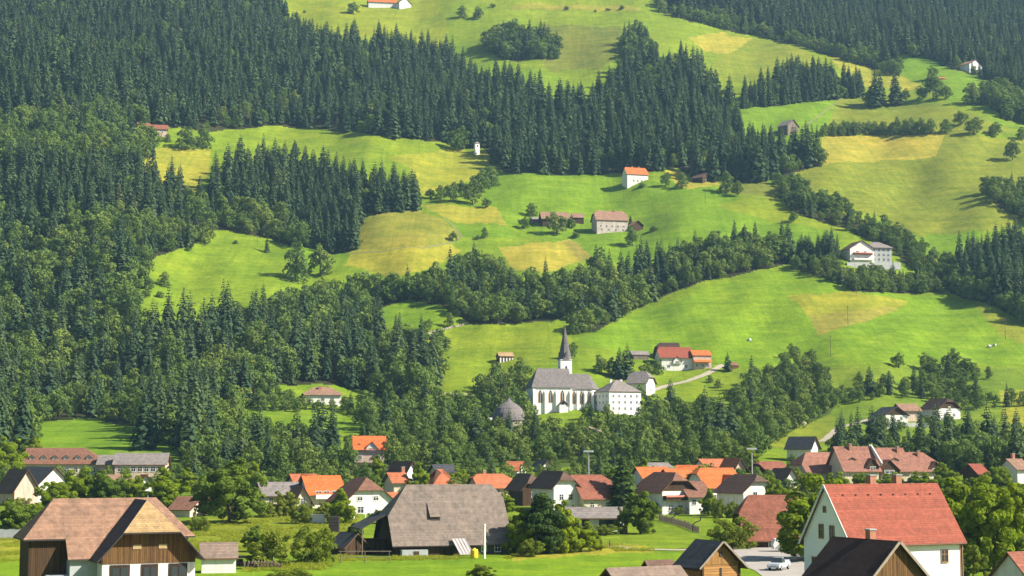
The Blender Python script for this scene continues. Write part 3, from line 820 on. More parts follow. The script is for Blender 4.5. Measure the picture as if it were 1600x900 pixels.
def balcony(root, face, u, z, w, dep, dims, mat=WOOD_M, flowers=False, name='balcony'):
    L, W = dims
    m = MB().box(-w / 2, -dep, -.12, w / 2, 0, 0).box(-w / 2, -dep, .0, w / 2, -dep + .07, .95).box(-w / 2, -dep + .07, 0, -w / 2 + .07, 0, .95).box(w / 2 - .07, -dep + .07, 0, w / 2, 0, .95)
    loc, rz = {'F': ((u, -W / 2, z), 0), 'L': ((-L / 2, u, z), -math.pi / 2), 'R': ((L / 2, u, z), math.pi / 2)}[face]
    o = m.build(name, mat, root, loc, rz)
    if flowers: MB().box(-w / 2 + .1, -dep - .28, .62, w / 2 - .1, -dep - .005, 1.05).build('flower_box', FLOW, o)
    return o
# ------------------------------------------------------------------ near buildings
# old farm barn with a boarded cross wing, left
B1L, B1W = 18.0, 6.6
wing_ground = P(232, 935)
a = R(25)
px_, py_ = wing_ground.x, wing_ground.y
ctr = Vector((px_ - 3.4 * math.cos(a) - 8.5 * math.sin(a), py_ - 3.4 * math.sin(a) + 8.5 * math.cos(a), wing_ground.z))
farm = house('barn', 0, 0, 25, B1L, B1W, 7.27, 3.63, T_PNK, WOOD_D, 'farm barn with faded pink roof and boarded cross wing over white flower windows', 'barn', tl=1, tr=1, loc=ctr, soffit=TRIM_D)
rm = [c for c in farm.children if c.name.startswith('roof')][0].data
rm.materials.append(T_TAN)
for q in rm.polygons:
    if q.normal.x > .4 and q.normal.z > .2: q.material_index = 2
def wing(p): return (3.4 + p[1], -(p[0]), p[2])
polys, zr, s_ = roof_polys(9.5, 10.4, 5.1, 5.72, 1.3, .8, 0, .53)
polys = [[wing((q[0] + 3.75, q[1], q[2] - .03)) for q in pl] for pl in polys]
MB().slab(polys[:2], .18, 0, 1).build('wing_roof', [T_SLA, TRIM_D], farm)
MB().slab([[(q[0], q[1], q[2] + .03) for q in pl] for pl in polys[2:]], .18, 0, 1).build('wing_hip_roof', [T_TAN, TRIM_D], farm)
MB().box(3.4 - 5.2, -8.5, -2, 3.4 + 5.2, -1, 3.9).build('wing_wall', WHITE, farm)
m = MB()
yv = 6.0 * .53; zt = zr - s_ * yv - .15
pr = [(-5.2, 3.9), (5.2, 3.9), (5.2, 4.95), (yv, zt), (-yv, zt), (-5.2, 4.95)]
A = [(3.4 + q[0], -8.56, q[1]) for q in pr]; Bk = [(3.4 + q[0], -1, q[1]) for q in pr]
m.poly(A); m.poly(Bk[::-1])
for i in range(6): m.poly([A[i], Bk[i], Bk[(i + 1) % 6], A[(i + 1) % 6]])
wg = m.build('wing_boards', WOOD_M, farm)
for u in (-1.9, 1.0):
    MB().box(3.4 + u, -8.63, 5.5, 3.4 + u + .95, -8.57, 6.0).build('pale_board', mat_plain('pale board', (.36, .26, .13), .2, 3) if u < 0 else bpy.data.materials['pale board'], wg)
for u, w_ in ((-3.25, 2.2), (.05, 1.9), (3.25, 2.1)):
    m = MB(); m.box(-w_ / 2, -.1, -1.2, w_ / 2, -.002, 1.2, 0)
    wn = m.build('window', mat_plank('dark window timber', (.045, .030, .022), .3) if u < -3 else bpy.data.materials['dark window timber'], farm, (3.4 + u, -8.5, 2.6))
    MB().box(-w_ / 2 + .25, -.13, -.95, -.08, -.102, .85).box(.08, -.13, -.95, w_ / 2 - .25, -.102, .85).build('pane', GLASS, wn)
    fb = MB(); fb.lathe([(.01, -.32), (.3, -.2), (.34, 0), (.22, .26), (.01, .34)], 8)
    fbo = MB()
    for k in range(9):
        x = -w_ / 2 + .2 + (w_ - .4) * k / 8 + rnd.uniform(-.06, .06); r = rnd.uniform(.16, .30)
        fbo.lathe([(.01, -r), (r * .8, -r * .5), (r, 0), (r * .7, r * .6), (.01, r)], 7, 0, (x, -.42 + rnd.uniform(-.08, .08), -.55 + rnd.uniform(-.1, .12)))
    fbo.box(-w_ / 2 + .1, -.55, -.95, w_ / 2 - .1, -.14, -.72)
    fbo.build('flower_box', FLOW, wn)
# lower roof over the concrete bay
zz = lambda y: 10.98 - 1.1 * abs(y)
MB().slab([[(-5.1, -6.0, zz(6.0)), (-.1, -6.0, zz(6.0)), (-.1, -3.9, zz(3.9) + .03), (-5.1, -3.9, zz(3.9) + .03)]], .18, 0, 1).build('lower_roof', [T_PNK, TRIM_D], farm)
MB().box(-4.8, -5.5, -2, -1.7, -3.302, 4.2).build('concrete_bay', CONC, farm)
MB().box(-7.2, -5.0, -2, -4.802, -3.302, 2.6).build('low_wall', CONC, farm)
MB().box(-8.98, -3.6, -2, -7.202, -3.31, 1.4).build('plinth', STONE, farm)
MB().tube((3.4 + .2, -6.0, zr - .1), (3.4 + .2, -6.0, zr + .5), .04).build('lightning_rod', MET, farm)
MB().tube((-1.85, -8.4, -1), (-1.85, -8.4, 4.6), .06).build('downpipe', MET, farm)
house('shed', 341, 894, 12, 4.6, 3.8, 2.3, 1.7, T_GRB, WHITE, 'small white shed with brown roof beside the pink roofed barn', 'shed', og=.3, oe=.4)

# great barn in the middle
barn = house('barn', 707, 867, 17, 18.6, 13.4, 2.5, 8.5, T_BARN, WOOD_D, 'huge barn with steep grey brown shingle roof reaching almost to the grass', 'barn', tl=.52, tr=.22, og=.7, oe=.8, anchor=(0, -1), soffit=TRIM_D, deep=2)
s_ = 8.5 / 6.7; zr = 11.08
def onroof(y): return zr - s_ * abs(y)
m = MB(); x0, x1, yf, yb = -3.1, -1.5, -4.5, -2.3
f0, top, bk = onroof(yf), onroof(yf) + .62, onroof(yb)
m.poly([(x0, yf, f0 - .1), (x1, yf, f0 - .1), (x1, yf, top), (x0, yf, top)]); m.poly([(x0, yf, f0 - .1), (x0, yf, top), (x0, yb, bk)]); m.poly([(x1, yf, top), (x1, yf, f0 - .1), (x1, yb, bk)])
ht = m.build('roof_hatch', TRIM_D, barn)
MB().slab([[(x0 - .1, yf - .2, top + .02), (x1 + .1, yf - .2, top + .02), (x1 + .1, yb - .1, bk + .05), (x0 - .1, yb - .1, bk + .05)]], .07).build('hatch_roof', T_BARN, ht)
m = MB().slab([[(.3, -10.2, .3), (2.6, -10.2, .3), (2.0, -7.2, 2.6), (-.3, -7.2, 2.6)]], .08)
for k in range(5): m.bar((.3 + k * .55, -10.2, .36), (-.28 + k * .55, -7.2, 2.66), .06, .06)
m.build('sheet_porch', SHEET, barn)
m = MB().box(-8.6, -8.2, -1.5, -4.4, -6.702, .95).build('concrete_base', CONC, barn)
o = window(barn, 'F', -6.3, .45, .7, .45, 1.5, TRIM_B, (19.4, 13.4))
MB().box(3.9, -6.83, -1, 9.6, -6.703, 1.6).build('boarded_front', mat_plank('mossy boards', (.10, .12, .05), .3), barn)
window(barn, 'F', 7.5, .9, .9, .9, .14, TRIM_W, (19.4, 13.4)); window(barn, 'F', 5.2, .9, .7, .7, .14, TRIM_W, (19.4, 13.4))
MB().slab([[(-14.4, -3.5, 4.2), (-10.3, -3.5, 6.4), (-10.3, 4.5, 6.4), (-14.4, 4.5, 4.2)]], .2, 0, 1).build('lean_to_roof', [T_SLA, TRIM_D], barn)
for y in (-3.2, 0.4, 4.2): MB().tube((-14.0, y, -2), (-14.0, y, 4.2), .11).build('post', WOOD_G, barn)
MB().box(-13.0, -1.5, -2, -9.72, 4, 2.3).build('lean_to_wall', WOOD_D, barn)
pp = P(757, 873)
m = MB().tube((0, 0, -.5), (0, 0, 4.95), .19, .17, 10).tube((0, 0, 4.95), (0, 0, 5.3), .20, .20, 10).tube((0, 0, 1.9), (0, 0, 2.05), .24, .24, 10)
tag(m.build('vent_pipe', TRIM_W, None, pp), 'tall white vent pipe standing before the grey brown barn roof', 'pipe')
YEL_P = mat_plain('yellow plastic', (.72, .52, .03), .06, 1, .5)
tag(MB().lathe([(.01, 0), (.55, .02), (.6, .2), (.6, 1.15), (.45, 1.38), (.2, 1.42), (.2, 1.55), (.01, 1.55)], 12).build('water_tank', YEL_P, None, P(741, 872)), 'yellow plastic tank by the barn wall', 'tank')
house('shed', 545, 866, -55, 5, 4.0, 1.5, 1.9, T_SLA, WOOD_D, 'low dark roofed shed left of the huge grey brown barn', 'shed', og=.5, oe=.5)
m = MB()
for x in (0, 3.6, 7.2): m.tube((x, 0, -.6), (x, 0, 1.75), .07, .06, 6)
m.bar((-.3, 0, 1.75), (7.5, 0, 1.7), .1, .12).bar((0, 0, .9), (7.2, 0, .85), .08, .1)
tag(m.build('rail_fence', WOOD_G, None, P(532, 880), R(6)), 'grey pole rail beside the small dark shed', 'fence')

# white farmhouse, right
fh = house('farmhouse', 1331, 929, 27, 16.8, 8.8, 6.15, 6.3, T_RED, WHITE_C, 'white farmhouse with big red tiled roof and two ridge chimneys', 'house', og=.35, oe=.5, anchor=(-1, -1), split=True, frame=mat_plain('brown window frame', (.30, .17, .10), .15, 2), trim=TRIM_B,
   wins=[('F', 5.6, 4.0, 1.0, 1.35), ('F', -1.0, 4.2, 1.0, 1.3), ('F', 1.6, 1.3, 1.0, 1.2), ('L', 1.0, 7.0, .75, 1.5), ('L', -1.0, 6.9, .75, 1.5), ('L', 2.4, 3.1, .8, 1.5), ('L', -1.6, 3.1, .8, 1.5), ('L', 0.3, 9.6, .4, .55)],
   chim=[(-1.0, .75, .85, 1.6), (3.0, .75, .85, 1.6)])
ro = [c for c in fh.children if c.name.startswith('roof')][0]
m = MB()
for k in range(8):
    x = -6.6 + k * 1.9; y = -.9; z = 12.53 - abs(y) * 6.3 / 4.4
    m.box(x - .11, y - .12, z - .05, x + .11, y + .05, z + .09)
m.build('vent_tile', TRIM_D, ro)
MB().tube((8.25, -4.5, -1), (8.25, -4.5, 5.6), .07).tube((-8.6, -4.98, 5.42), (8.6, -4.98, 5.42), .09).build('downpipe', TRIM_B, fh)
m = MB()
for sg in (-1, 1):
    m.bar((-8.78, 0, 12.42), (-8.78, sg * 4.95, 12.42 - 4.95 * 6.3 / 4.4), .09, .24)
m.build('verge_board', WHITE, fh)
MB().box(8.02, -4.46, -1, 8.44, -4.403, 6.0).build('corner_strip', mat_plain('brown quoin', (.38, .24, .16), .2), fh)

db = house('barn', 1404, 984, -63, 9.0, 9.8, 3.3, 4.75, T_BLK, WOOD_D, 'near barn with almost black roof and boarded gable before the white farmhouse', 'barn', gable=WOOD_M, og=.5, oe=.7, anchor=(1, 0), chim=[(.2, .5, .7, 1.1)], soffit=TRIM_D)
m = MB()
for sg in (-1, 1): m.bar((5.02, sg * .06, 8.03), (5.02, sg * 5.6, 8.05 - 5.6 * 4.75 / 4.9), .08, .26)
m.build('verge_board', mat_plain('grey verge', (.27, .22, .17), .2, 2), db)

hut = house('granary', 1127, 957, -63, 4.0, 4.5, 5.1, 2.05, T_SLA, LOGS, 'small log granary with dark roof and golden boarded gable', 'granary', gable=WOOD_L, og=.6, oe=.75, anchor=(1, 0), soffit=WOOD_D)
MB().box(2.05, -.16, 5.65, 2.10, .16, 6.15).build('hatch', TRIM_D, hut)
MB().box(2.01, -.10, 3.4, 2.07, .10, 4.5).build('slit', TRIM_D, hut)
m = MB()
for sg in (-1, 1): m.bar((2.62, sg * .05, 7.17), (2.62, sg * 2.95, 7.19 - 2.95 * 2.05 / 2.25), .07, .2)
m.build('verge_board', bpy.data.materials['grey verge'], hut)
m = MB()
for sg in (-1, 1): m.box(1.9, sg * 2.25 - .12, -1, 2.12, sg * 2.25 + .12, 4.9)
m.build('corner_post', WOOD_D, hut)
house('shed', 1006, 962, 27, 8.2, 4.4, 3.3, 1.5, T_GRB, WOOD_D, 'low shed with grey brown corrugated roof beside the log granary', 'shed', og=.3, oe=.5)
house('shed', 1030, 935, 27, 3.2, 2.6, 3.0, 1.2, T_DRK, WOOD_D, 'tiny dark roofed shed behind the low corrugated roof', 'shed', og=.3, oe=.4)
house('house', 1632, 955, 27, 9, 7, 2.9, 3.2, T_RBR, WHITE, 'house at the right edge of which only the red brown roof shows', 'house', og=.4, oe=.5)

bg_ = house('bungalow', 923, 828, 4, 12.4, 8.0, 2.9, 1.7, T_GRY, WHITE, 'low white bungalow with shallow grey roof behind the tall bushes', 'house', og=.5, oe=1.0, wins=[('F', -1.6, 1.6, 1.2, 1.1)], frame=TRIM_D)
MB().box(1.2, -4.06, .7, 5.2, -4.002, 2.2).build('veranda_opening', GLASS, bg_)
MB().box(5.25, -5.0, 0, 5.45, -4.8, 2.55).build('post', TRIM_W, bg_)
house('barn', 1206, 853, 4, 11.5, 10.0, 1.9, 6.9, T_RBR, WOOD_D, 'barn with steep red brown roof half hidden by the big tree', 'barn', tl=.4, tr=.3, og=.5, oe=.6, wins=[('F', -1.2, .6, .9, .9)])
# ------------------------------------------------------------------ village and hillside houses
def vh(name, cx, base, top, eave, wpx, other, roof, wallm, label, kind='G', rz=None, oe=.8, og=.8, cat='house', **k):
    """cx, base, ridge, eave and breadth as surveyed; other side in metres. kind G: gable to the valley, E: eaves to the valley"""
    s = px_per_m(cx, base)
    g = P(cx, base)
    c0 = Vector((g.x, g.y + 4, ground_z(g.x, g.y + 4)))
    zr = (base - top) / s; ze = (base - eave) / s
    if kind == 'G':
        rz = -66 if rz is None else rz
        W = wpx / (s * .95) - 2 * oe; L = other
    else:
        rz = 22 if rz is None else rz
        L = wpx / (s * .95) - 2 * og; W = other
    slope = (zr - ze) / (W / 2 + oe); rise = slope * W / 2
    wall = zr - rise
    c0.z = g.z + .1
    return house(name, 0, 0, rz, L, W, wall, rise, roof, wallm, label, cat, loc=c0, og=og, oe=oe, deep=5, **k)

V = {}
vh('hall', 438, 792, 755, 776, 78, 9, T_GRY, CREAM, 'long hall with dull grey roof above the bright bushes', 'E', wins=[('F', -4, 1.4), ('F', 3, 1.4)])
vh('house', 462, 800, 762, 792, 34, 8, T_BRN, CREAM, 'small cream gabled house in front of the grey roofed hall', 'G', tr=.0, wins=[('R', 0, 2.4)])
h_ = vh('house', 498, 792, 745, 775, 60, 11, T_ORA, WHITE, 'house with orange roof and glazed white balcony between brown roofs', 'E', wins=[('F', -2, 3.0, 1.4, 1.4), ('F', 0, 3.0, 1.4, 1.4), ('F', 2, 3.0, 1.4, 1.4)])
balcony(h_, 'F', 0, 2.0, 6, 1.2, (8, 11), TRIM_W)
vh('house', 480, 788, 744, 778, 34, 13, T_DRK, WHITE, 'dark roofed house showing only its shaded slope left of orange roof', 'G')
h_ = vh('house', 561, 802, 748, 786, 82, 13, T_BRN, WHITE, 'broad white gabled house with brown half hipped roof and round door arch', 'G', tr=.5, tl=.5, wins=[('R', 1.5, 3.4, 1.2, .9), ('R', -2.4, 3.4, 1.2, .9), ('R', -2.2, .8, 1.4, 1.4)])
vh('house', 607, 795, 771, 784, 38, 7, T_ORB, CREAM, 'low house with plain orange roof left of the huge barn', 'E')
vh('house', 628, 768, 722, 742, 26, 8, T_DRK, WHITE, 'tall narrow house with bright white gable above the barn ridge', 'G', rz=-50)
vh('house', 617, 776, 740, 756, 30, 8, T_ORB, CREAM, 'small rust roofed house tucked behind the white gable', 'E', chim=[(2, .4, .9, 1.5)])
vh('house', 686, 772, 735, 760, 44, 9, T_ORB, CREAM, 'house with pinkish orange hipped roof behind the barn ridge', 'E', tl=1, tr=1)
vh('house', 690, 755, 727, 740, 34, 8, T_SLA, WHITE, 'blue grey roofed house behind the pinkish hipped roof', 'E')
vh('house', 768, 775, 742, 764, 66, 9, T_ORB, PINKW, 'long house with weathered orange red roof right of the barn ridge', 'E', tr=.5, tl=.3, wins=[('F', -3, 1.4), ('F', 0, 1.4), ('F', 3, 1.4)], chim=[(-2, .5, .8, 1)])
vh('house', 822, 790, 742, 768, 44, 9, T_DRK, WOOD_D, 'dark wooden house with brown hipped gable above the bushes', 'G', tr=.55, wins=[('R', 0, 2.6)])
vh('house', 868, 800, 738, 765, 50, 12, T_DRK, WHITE, 'dark roofed house with a strip of white wall above the bungalow', 'G', tr=.5, wins=[('R', 1.2, 3.4), ('R', -1.2, 3.4)])
vh('house', 922, 800, 744, 781, 62, 12, T_RBR, CREAM, 'house with large faded red roof right behind the bungalow', 'E', tr=.25, wins=[('F', -2, 1.5), ('F', 2, 1.5)])
vh('house', 805, 748, 722, 737, 28, 8, T_ORB, WHITE, 'small pinkish roofed house with white gable high above the village street', 'E', rz=-20)
vh('house', 848, 738, 720, 730, 20, 7, T_SLA, WHITE, 'tiny white gabled house at the foot of the hill wood', 'G')
vh('house', 1020, 765, 731, 752, 54, 9, T_ORA, WHITE, 'house with long bright orange roof behind the dark chalet', 'E', wins=[('F', -3, 2), ('F', 0, 2), ('F', 3, 2)])
vh('house', 1025, 745, 724, 733, 44, 8, T_GRY, WHITE, 'flat grey and white roofed building behind the long orange roof', 'E')
h_ = vh('chalet', 1042, 802, 740, 771, 66, 13, T_BRN, WHITE, 'dark timber chalet with flowered balcony above the green meadow', 'G', gable=WOOD_D, tr=.4, tl=.4, wins=[('R', -2.2, 1.2, 1.2, 1.2), ('R', 0.3, 1.2, 1.2, 1.2), ('R', 2.6, 1.2, 1.2, 1.2)])
balcony(h_, 'R', 0, 3.1, 8.4, 1.2, (13, 8), WOOD_D, True)
vh('house', 1082, 803, 754, 778, 44, 9, T_BRN, WHITE, 'brown roofed house with pale wall joined to the dark chalet', 'E', wins=[('F', -1.5, 2.6, 1, 1.2), ('F', 1, 2.6, 1, 1.2)])
h_ = vh('house', 1118, 788, 733, 764, 68, 12, T_ORA, WHITE, 'big house with bright orange roof and a round windowed cross gable', 'E', wins=[('F', -3, 1.6), ('F', 3, 1.6)], tl=.3)
dormer(h_, -6.6, 1.5, 3.2, 4.6, 1.6, 2.4, 5, T_ORA, WHITE)
vh('house', 1080, 758, 728, 745, 40, 9, T_ORA, PINKW, 'orange roofed house half hidden behind the brighter orange roofs', 'E', rz=-15)
vh('house', 1115, 745, 718, 733, 46, 9, T_ORB, WHITE, 'brown roofed row house with small dormers behind the orange roofs', 'E', wins=[('F', -3, 1.6), ('F', 0, 1.6), ('F', 3, 1.6)])
vh('house', 1148, 750, 717, 738, 26, 8, T_ORB, PINKW, 'house with pink red gabled roof behind the white floodlight pole', 'G')
h_ = vh('house', 1170, 797, 743, 772, 66, 12, T_DRK, WHITE, 'white house with dark half hipped roof beside the tall floodlight', 'G', tr=.35, tl=.35, wins=[('R', -1.3, 3.2, 1.1, 2.0), ('R', 2.5, 3.4, 1.1, 1.6), ('R', -2.3, .7, 1.4, 1.4), ('R', 2.2, .7, 1.4, 1.4)])
vh('house', 1205, 752, 722, 735, 44, 9, T_RBR, WOOD_D, 'dark wooden house with red brown roof left of the brown terrace', 'E', tl=.3)
vh('house', 1228, 765, 733, 752, 26, 8, T_DRK, WHITE, 'small white gabled house in front of the red brown roof', 'G')
vh('house', 1258, 722, 683, 703, 30, 9, T_SLA, WHITE, 'dark roofed white house standing alone above the brown terrace', 'G', rz=-40)
vh('house', 1530, 760, 726, 742, 24, 7, T_RED, WOOD_D, 'little dark house with red roof among the trees on the right', 'E')
vh('house', 1592, 757, 718, 735, 30, 8, T_PNK, WHITE, 'pale pink roofed house at the right edge of the village', 'E', chim=[(0, .4, .9, 1.6)])
vh('house', 470, 772, 742, 756, 42, 8, T_ORB, CREAM, 'faded orange roofed house behind the grey roofed hall', 'E')
vh('house', 1060, 766, 734, 750, 46, 8, T_ORA, CREAM, 'orange roofed house squeezed between the chalet and the round windowed cross gable', 'E')
vh('house', 1148, 772, 744, 760, 36, 8, T_ORA, CREAM, 'small orange roofed house at the shaded side of the white half hipped house', 'E')
# brown terrace
h_ = vh('terrace_house', 1278, 754, 708, 740, 70, 11, T_TER, CREAM, 'left end of the brown terrace with hipped roof', 'E', tl=.6, tr=0, group='brown roofed terrace')
dormer(h_, -5.7, 3.5, 3.2, 3.6, 1.4, 1.8, 4, T_TER, WOOD_D)
h_ = vh('terrace_house', 1337, 757, 699, 738, 62, 12, T_TER, CREAM, 'tallest house of the brown terrace beside the white fire wall', 'E', rz=14, group='brown roofed terrace', chim=[(-1, -.8, .9, 1.2)])
dormer(h_, -6.2, 3.4, 3.6, 3.6, 1.6, 2.2, 4, T_TER, WOOD_D); dormer(h_, -3.6, -1.8, 6.6, 2.0, .5, .5, 2, T_DRK, WOOD_D)
fz = max(v.co.z for c in h_.children if c.name.startswith('roof') for v in c.data.vertices)
m = MB()
for sg in (-1, 1): m.bar((5.9, sg * .05, fz + .1), (5.9, sg * 6.9, fz + .1 - 6.9 * .78), .34, 1.1)
m.build('fire_wall', WHITE, h_)
h_ = vh('terrace_house', 1390, 755, 701, 738, 56, 12, T_TER, CREAM, 'house of the brown terrace with a front gable right of the white fire wall', 'E', rz=14, group='brown roofed terrace', chim=[(3.2, -1.2, .8, 1.0)])
dormer(h_, -6.9, -2.5, 2.6, 6.4, 1.2, 2.9, 6, T_TER, WOOD_D); dormer(h_, -3.6, 1.0, 6.2, 2.0, .5, .5, 2, T_DRK, WOOD_D)
h_ = vh('terrace_house', 1438, 752, 708, 738, 58, 11, T_TER, CREAM, 'right end of the brown terrace with round topped gable', 'E', rz=14, tr=.6, group='brown roofed terrace', chim=[(0, -1.2, .8, 1.0)])
dormer(h_, -5.6, 3.2, 2.6, 4.2, 1.2, 1.9, 5, T_TER, WOOD_D)
# left end of the village
h_ = vh('inn', 98, 742, 701, 726, 118, 14, T_BRN, CREAM, 'long inn with brown roof and a row of six little dormers', 'E', rz=6, cat='inn', tr=.9, oe=.6, rows=[('F', 1.4, 8, 1.1, 1.3)])
Wd = 14.0
for k in range(6): dormer(h_, -5.6, -9.5 + k * 3.4, 4.6, 1.5, .8, .6, 2.2, T_DRK, WHITE)
vh('house', 172, 745, 712, 727, 44, 10, T_GRY, PINKW, 'flat grey roofed wing joined to the long brown inn', 'E', rz=6)
vh('school', 217, 747, 709, 727, 80, 11, T_GRY, PINKW, 'long pale building with dull violet grey roof and ribbon windows', 'E', rz=6, oe=.5, rows=[('F', 2.6, 7, 1.3, 1.4)])
vh('house', 20, 790, 735, 772, 46, 10, T_DRK, PINKW, 'dark roofed house at the far left edge of the village', 'G', rz=-50)
vh('house', 55, 782, 731, 762, 62, 16, T_SLA, WHITE, 'white house with black roof left of the leafy village trees', 'G', rz=-48, wins=[('R', 0, 3.4), ('R', 2, 3.4)])
vh('house', 219, 768, 743, 757, 24, 7, T_ORA, WHITE, 'tiny bright orange roofed house among the trees under the inn', 'G')
vh('house', 178, 765, 743, 755, 34, 8, T_PNK, WHITE, 'small pale pink roofed house among the trees under the inn', 'E')
vh('house', 291, 808, 778, 798, 42, 8, T_BRN, CREAM, 'brown roofed house peeping out behind the pink roofed barn', 'E', rz=-20)
# hillside
h_ = vh('house', 575, 722, 682, 704, 50, 10, T_ORA, PINKW, 'villa with bright orange roof and central gable above the village', 'E', rz=6, wins=[('F', -3, 1.4), ('F', 3, 1.4)])
dormer(h_, -5.6, .8, 3.4, 3.6, 1.2, 2.0, 5, T_ORA, WHITE); dormer(h_, -3.4, -3.4, 5.0, 1.4, .5, .5, 1.6, T_DRK, WOOD_D); dormer(h_, -3.4, 4.6, 5.0, 1.4, .5, .5, 1.6, T_DRK, WOOD_D)
vh('house', 501, 629, 605, 618, 58, 11, T_PNK, WHITE, 'low villa with rosy hipped roof on a ledge in the left hillside', 'E', rz=12, tl=.8, tr=.8, chim=[(-1, -1.5, 1.2, .8), (2.5, .2, .8, .8)], wins=[('F', 0, 1.2, 1.4, 1.2), ('F', 4, 1.2, 1.4, 1.2)])
vh('farmhouse', 953, 362, 328, 345, 52, 12, T_PNK, PATCHY, 'stone and white farmhouse with faded pink half hipped roof on the middle meadow', 'E', rz=14, tl=.35, tr=.3, rows=[('F', 3.2, 5, 1.2, 1.2), ('F', .9, 4, 1.2, 1.2)], chim=[(3, -.4, .9, .8)], oe=.6)
vh('shed', 994, 362, 344, 352, 20, 6, T_PNK, WOOD_D, 'small pink roofed outhouse right of the stone and white farmhouse', 'G', cat='shed', oe=.4)
vh('barn', 867, 353, 330, 343, 46, 10, T_PNK, WOOD_D, 'long weathered barn with rusty roof left of the stone and white farmhouse', 'E', rz=10, cat='barn', wins=[('F', -4, 1.2, 1.6, 1.8), ('F', 3, 1.2, 2.0, 1.8)])
vh('shed', 903, 350, 332, 340, 18, 6, T_PNK, WOOD_D, 'little brown cabin between the rusty barn and the farmhouse', 'E', rz=8, cat='cabin', oe=.4, og=.4)
vh('shed', 836, 350, 338, 343, 14, 5, T_GRY, WOOD_G, 'low grey lean hut at the left end of the rusty barn', 'E', cat='hut', oe=.3, og=.3)
vh('house', 993, 287, 260, 273, 36, 10, T_ORA, WHITE, 'white house with vivid orange roof under the dark spruce wood', 'E', rz=18, tl=.2, tr=.2, chim=[(-2, .4, .9, .9), (3, .4, .9, .9)], oe=.5, og=.5, wins=[('F', -3, 1.8), ('F', 0, 1.8), ('F', 3, 1.8)])
vh('cabin', 1097, 285, 270, 278, 24, 8, T_DRK, WOOD_D, 'dark red brown cabin on the small yellow clearing', 'G', rz=-40, cat='cabin', oe=.5, wins=[('R', 0, 1.6)])
vh('shed', 1075, 266, 259, 262, 14, 4, T_GRB, WOOD_G, 'tiny hut at the edge of the spruce wood above the yellow clearing', 'E', cat='hut', oe=.3, og=.3)
h_ = vh('guesthouse', 1342, 410, 376, 390, 44, 12, T_DRK, WHITE, 'left half of hillside guesthouse with dark gable and long balcony', 'G', rz=-74, cat='guesthouse', wins=[('R', -2.5, 2.0, 1.6, 1.3), ('R', 2.5, 2.0, 1.6, 1.3), ('R', -3, 5.6, 1.8, 1.3), ('R', 2, 5.6, 1.8, 1.3)])
balcony(h_, 'R', 0, 4.3, 12, 1.6, (12, 13), WOOD_M, True); balcony(h_, 'R', 0, 1.0, 13, 2.4, (12, 13), WHITE)
vh('guesthouse', 1374, 410, 377, 388, 36, 12, T_GRY, GREYW, 'right half of hillside guesthouse with grey hipped roof and rows of windows', 'E', rz=8, cat='guesthouse', tl=.6, tr=.9, rows=[('F', 7.0, 4, 1.4, 1.5), ('F', 4.2, 4, 1.4, 1.5), ('F', 1.4, 4, 1.4, 1.5)])
MB().box(-3, -3, -3, 28, 1.5, 1.2).build('terrace_wall', WHITE, None, P(1330, 414))
tag(bpy.data.objects['terrace_wall'], 'white terrace wall below the hillside guesthouse', 'wall')
vh('house', 245, 211, 193, 202, 30, 9, T_RBR, PINKW, 'red roofed farmhouse at the wood edge above the upper left clearing', 'E', rz=14, wins=[('F', -3, 2), ('F', 3, 2)])
vh('barn', 222, 203, 190, 197, 20, 8, T_RBR, WOOD_D, 'small red roofed barn left of the upper left farmhouse', 'E', cat='barn')
vh('house', 596, 12, -6, 4, 44, 10, T_ORA, WHITE, 'orange roofed house cut by the top of the view', 'E', rz=10)
vh('house', 629, 13, -4, 5, 24, 9, T_PNK, WHITE, 'white house next to the topmost orange roof', 'G', rz=-50)
h_ = vh('house', 1519, 112, 93, 102, 36, 11, T_PNK, WHITE, 'white house with pale roof below the far right spruce wood', 'G', rz=-50, wins=[('R', 0, 4), ('R', -3, 4), ('R', 3, 4)])
vh('shed', 1473, 125, 119, 122, 14, 5, T_ORB, WOOD_M, 'small rusty shed on the meadow left of the pale roofed far house', 'E', cat='shed', oe=.3, og=.3)
vh('barn', 1233, 209, 186, 197, 28, 10, T_GRY, WOOD_G, 'grey wooden barn beside the spruces under the upper right meadow', 'G', rz=-50, cat='barn')
vh('house', 1394, 662, 636, 650, 42, 11, T_SLA, WHITE, 'dark wooden house with white base on the right hillside', 'G', rz=-74, gable=WOOD_D, wins=[('R', -2, 2), ('R', 2, 2)])
vh('house', 1420, 658, 631, 643, 34, 9, T_PNK, PINKW, 'house with pale orange roof and long balcony right of the dark gable', 'E', rz=16, wins=[('F', -2, 2.2), ('F', 2, 2.2)])
MB().box(-1, -2, -3, 15, 1.5, 1.8).build('terrace_wall', WHITE, None, P(1388, 668))
tag(bpy.data.objects['terrace_wall.001'], 'white terrace wall below the two right hillside houses', 'wall')
vh('house', 1474, 655, 623, 640, 46, 11, T_BLK, WHITE, 'white house with black half hipped roof at the right hillside track', 'G', rz=-66, tr=.3, gable=WOOD_D, wins=[('R', -2.4, 1.6), ('R', 2.4, 1.6), ('R', 0, 4.2)])
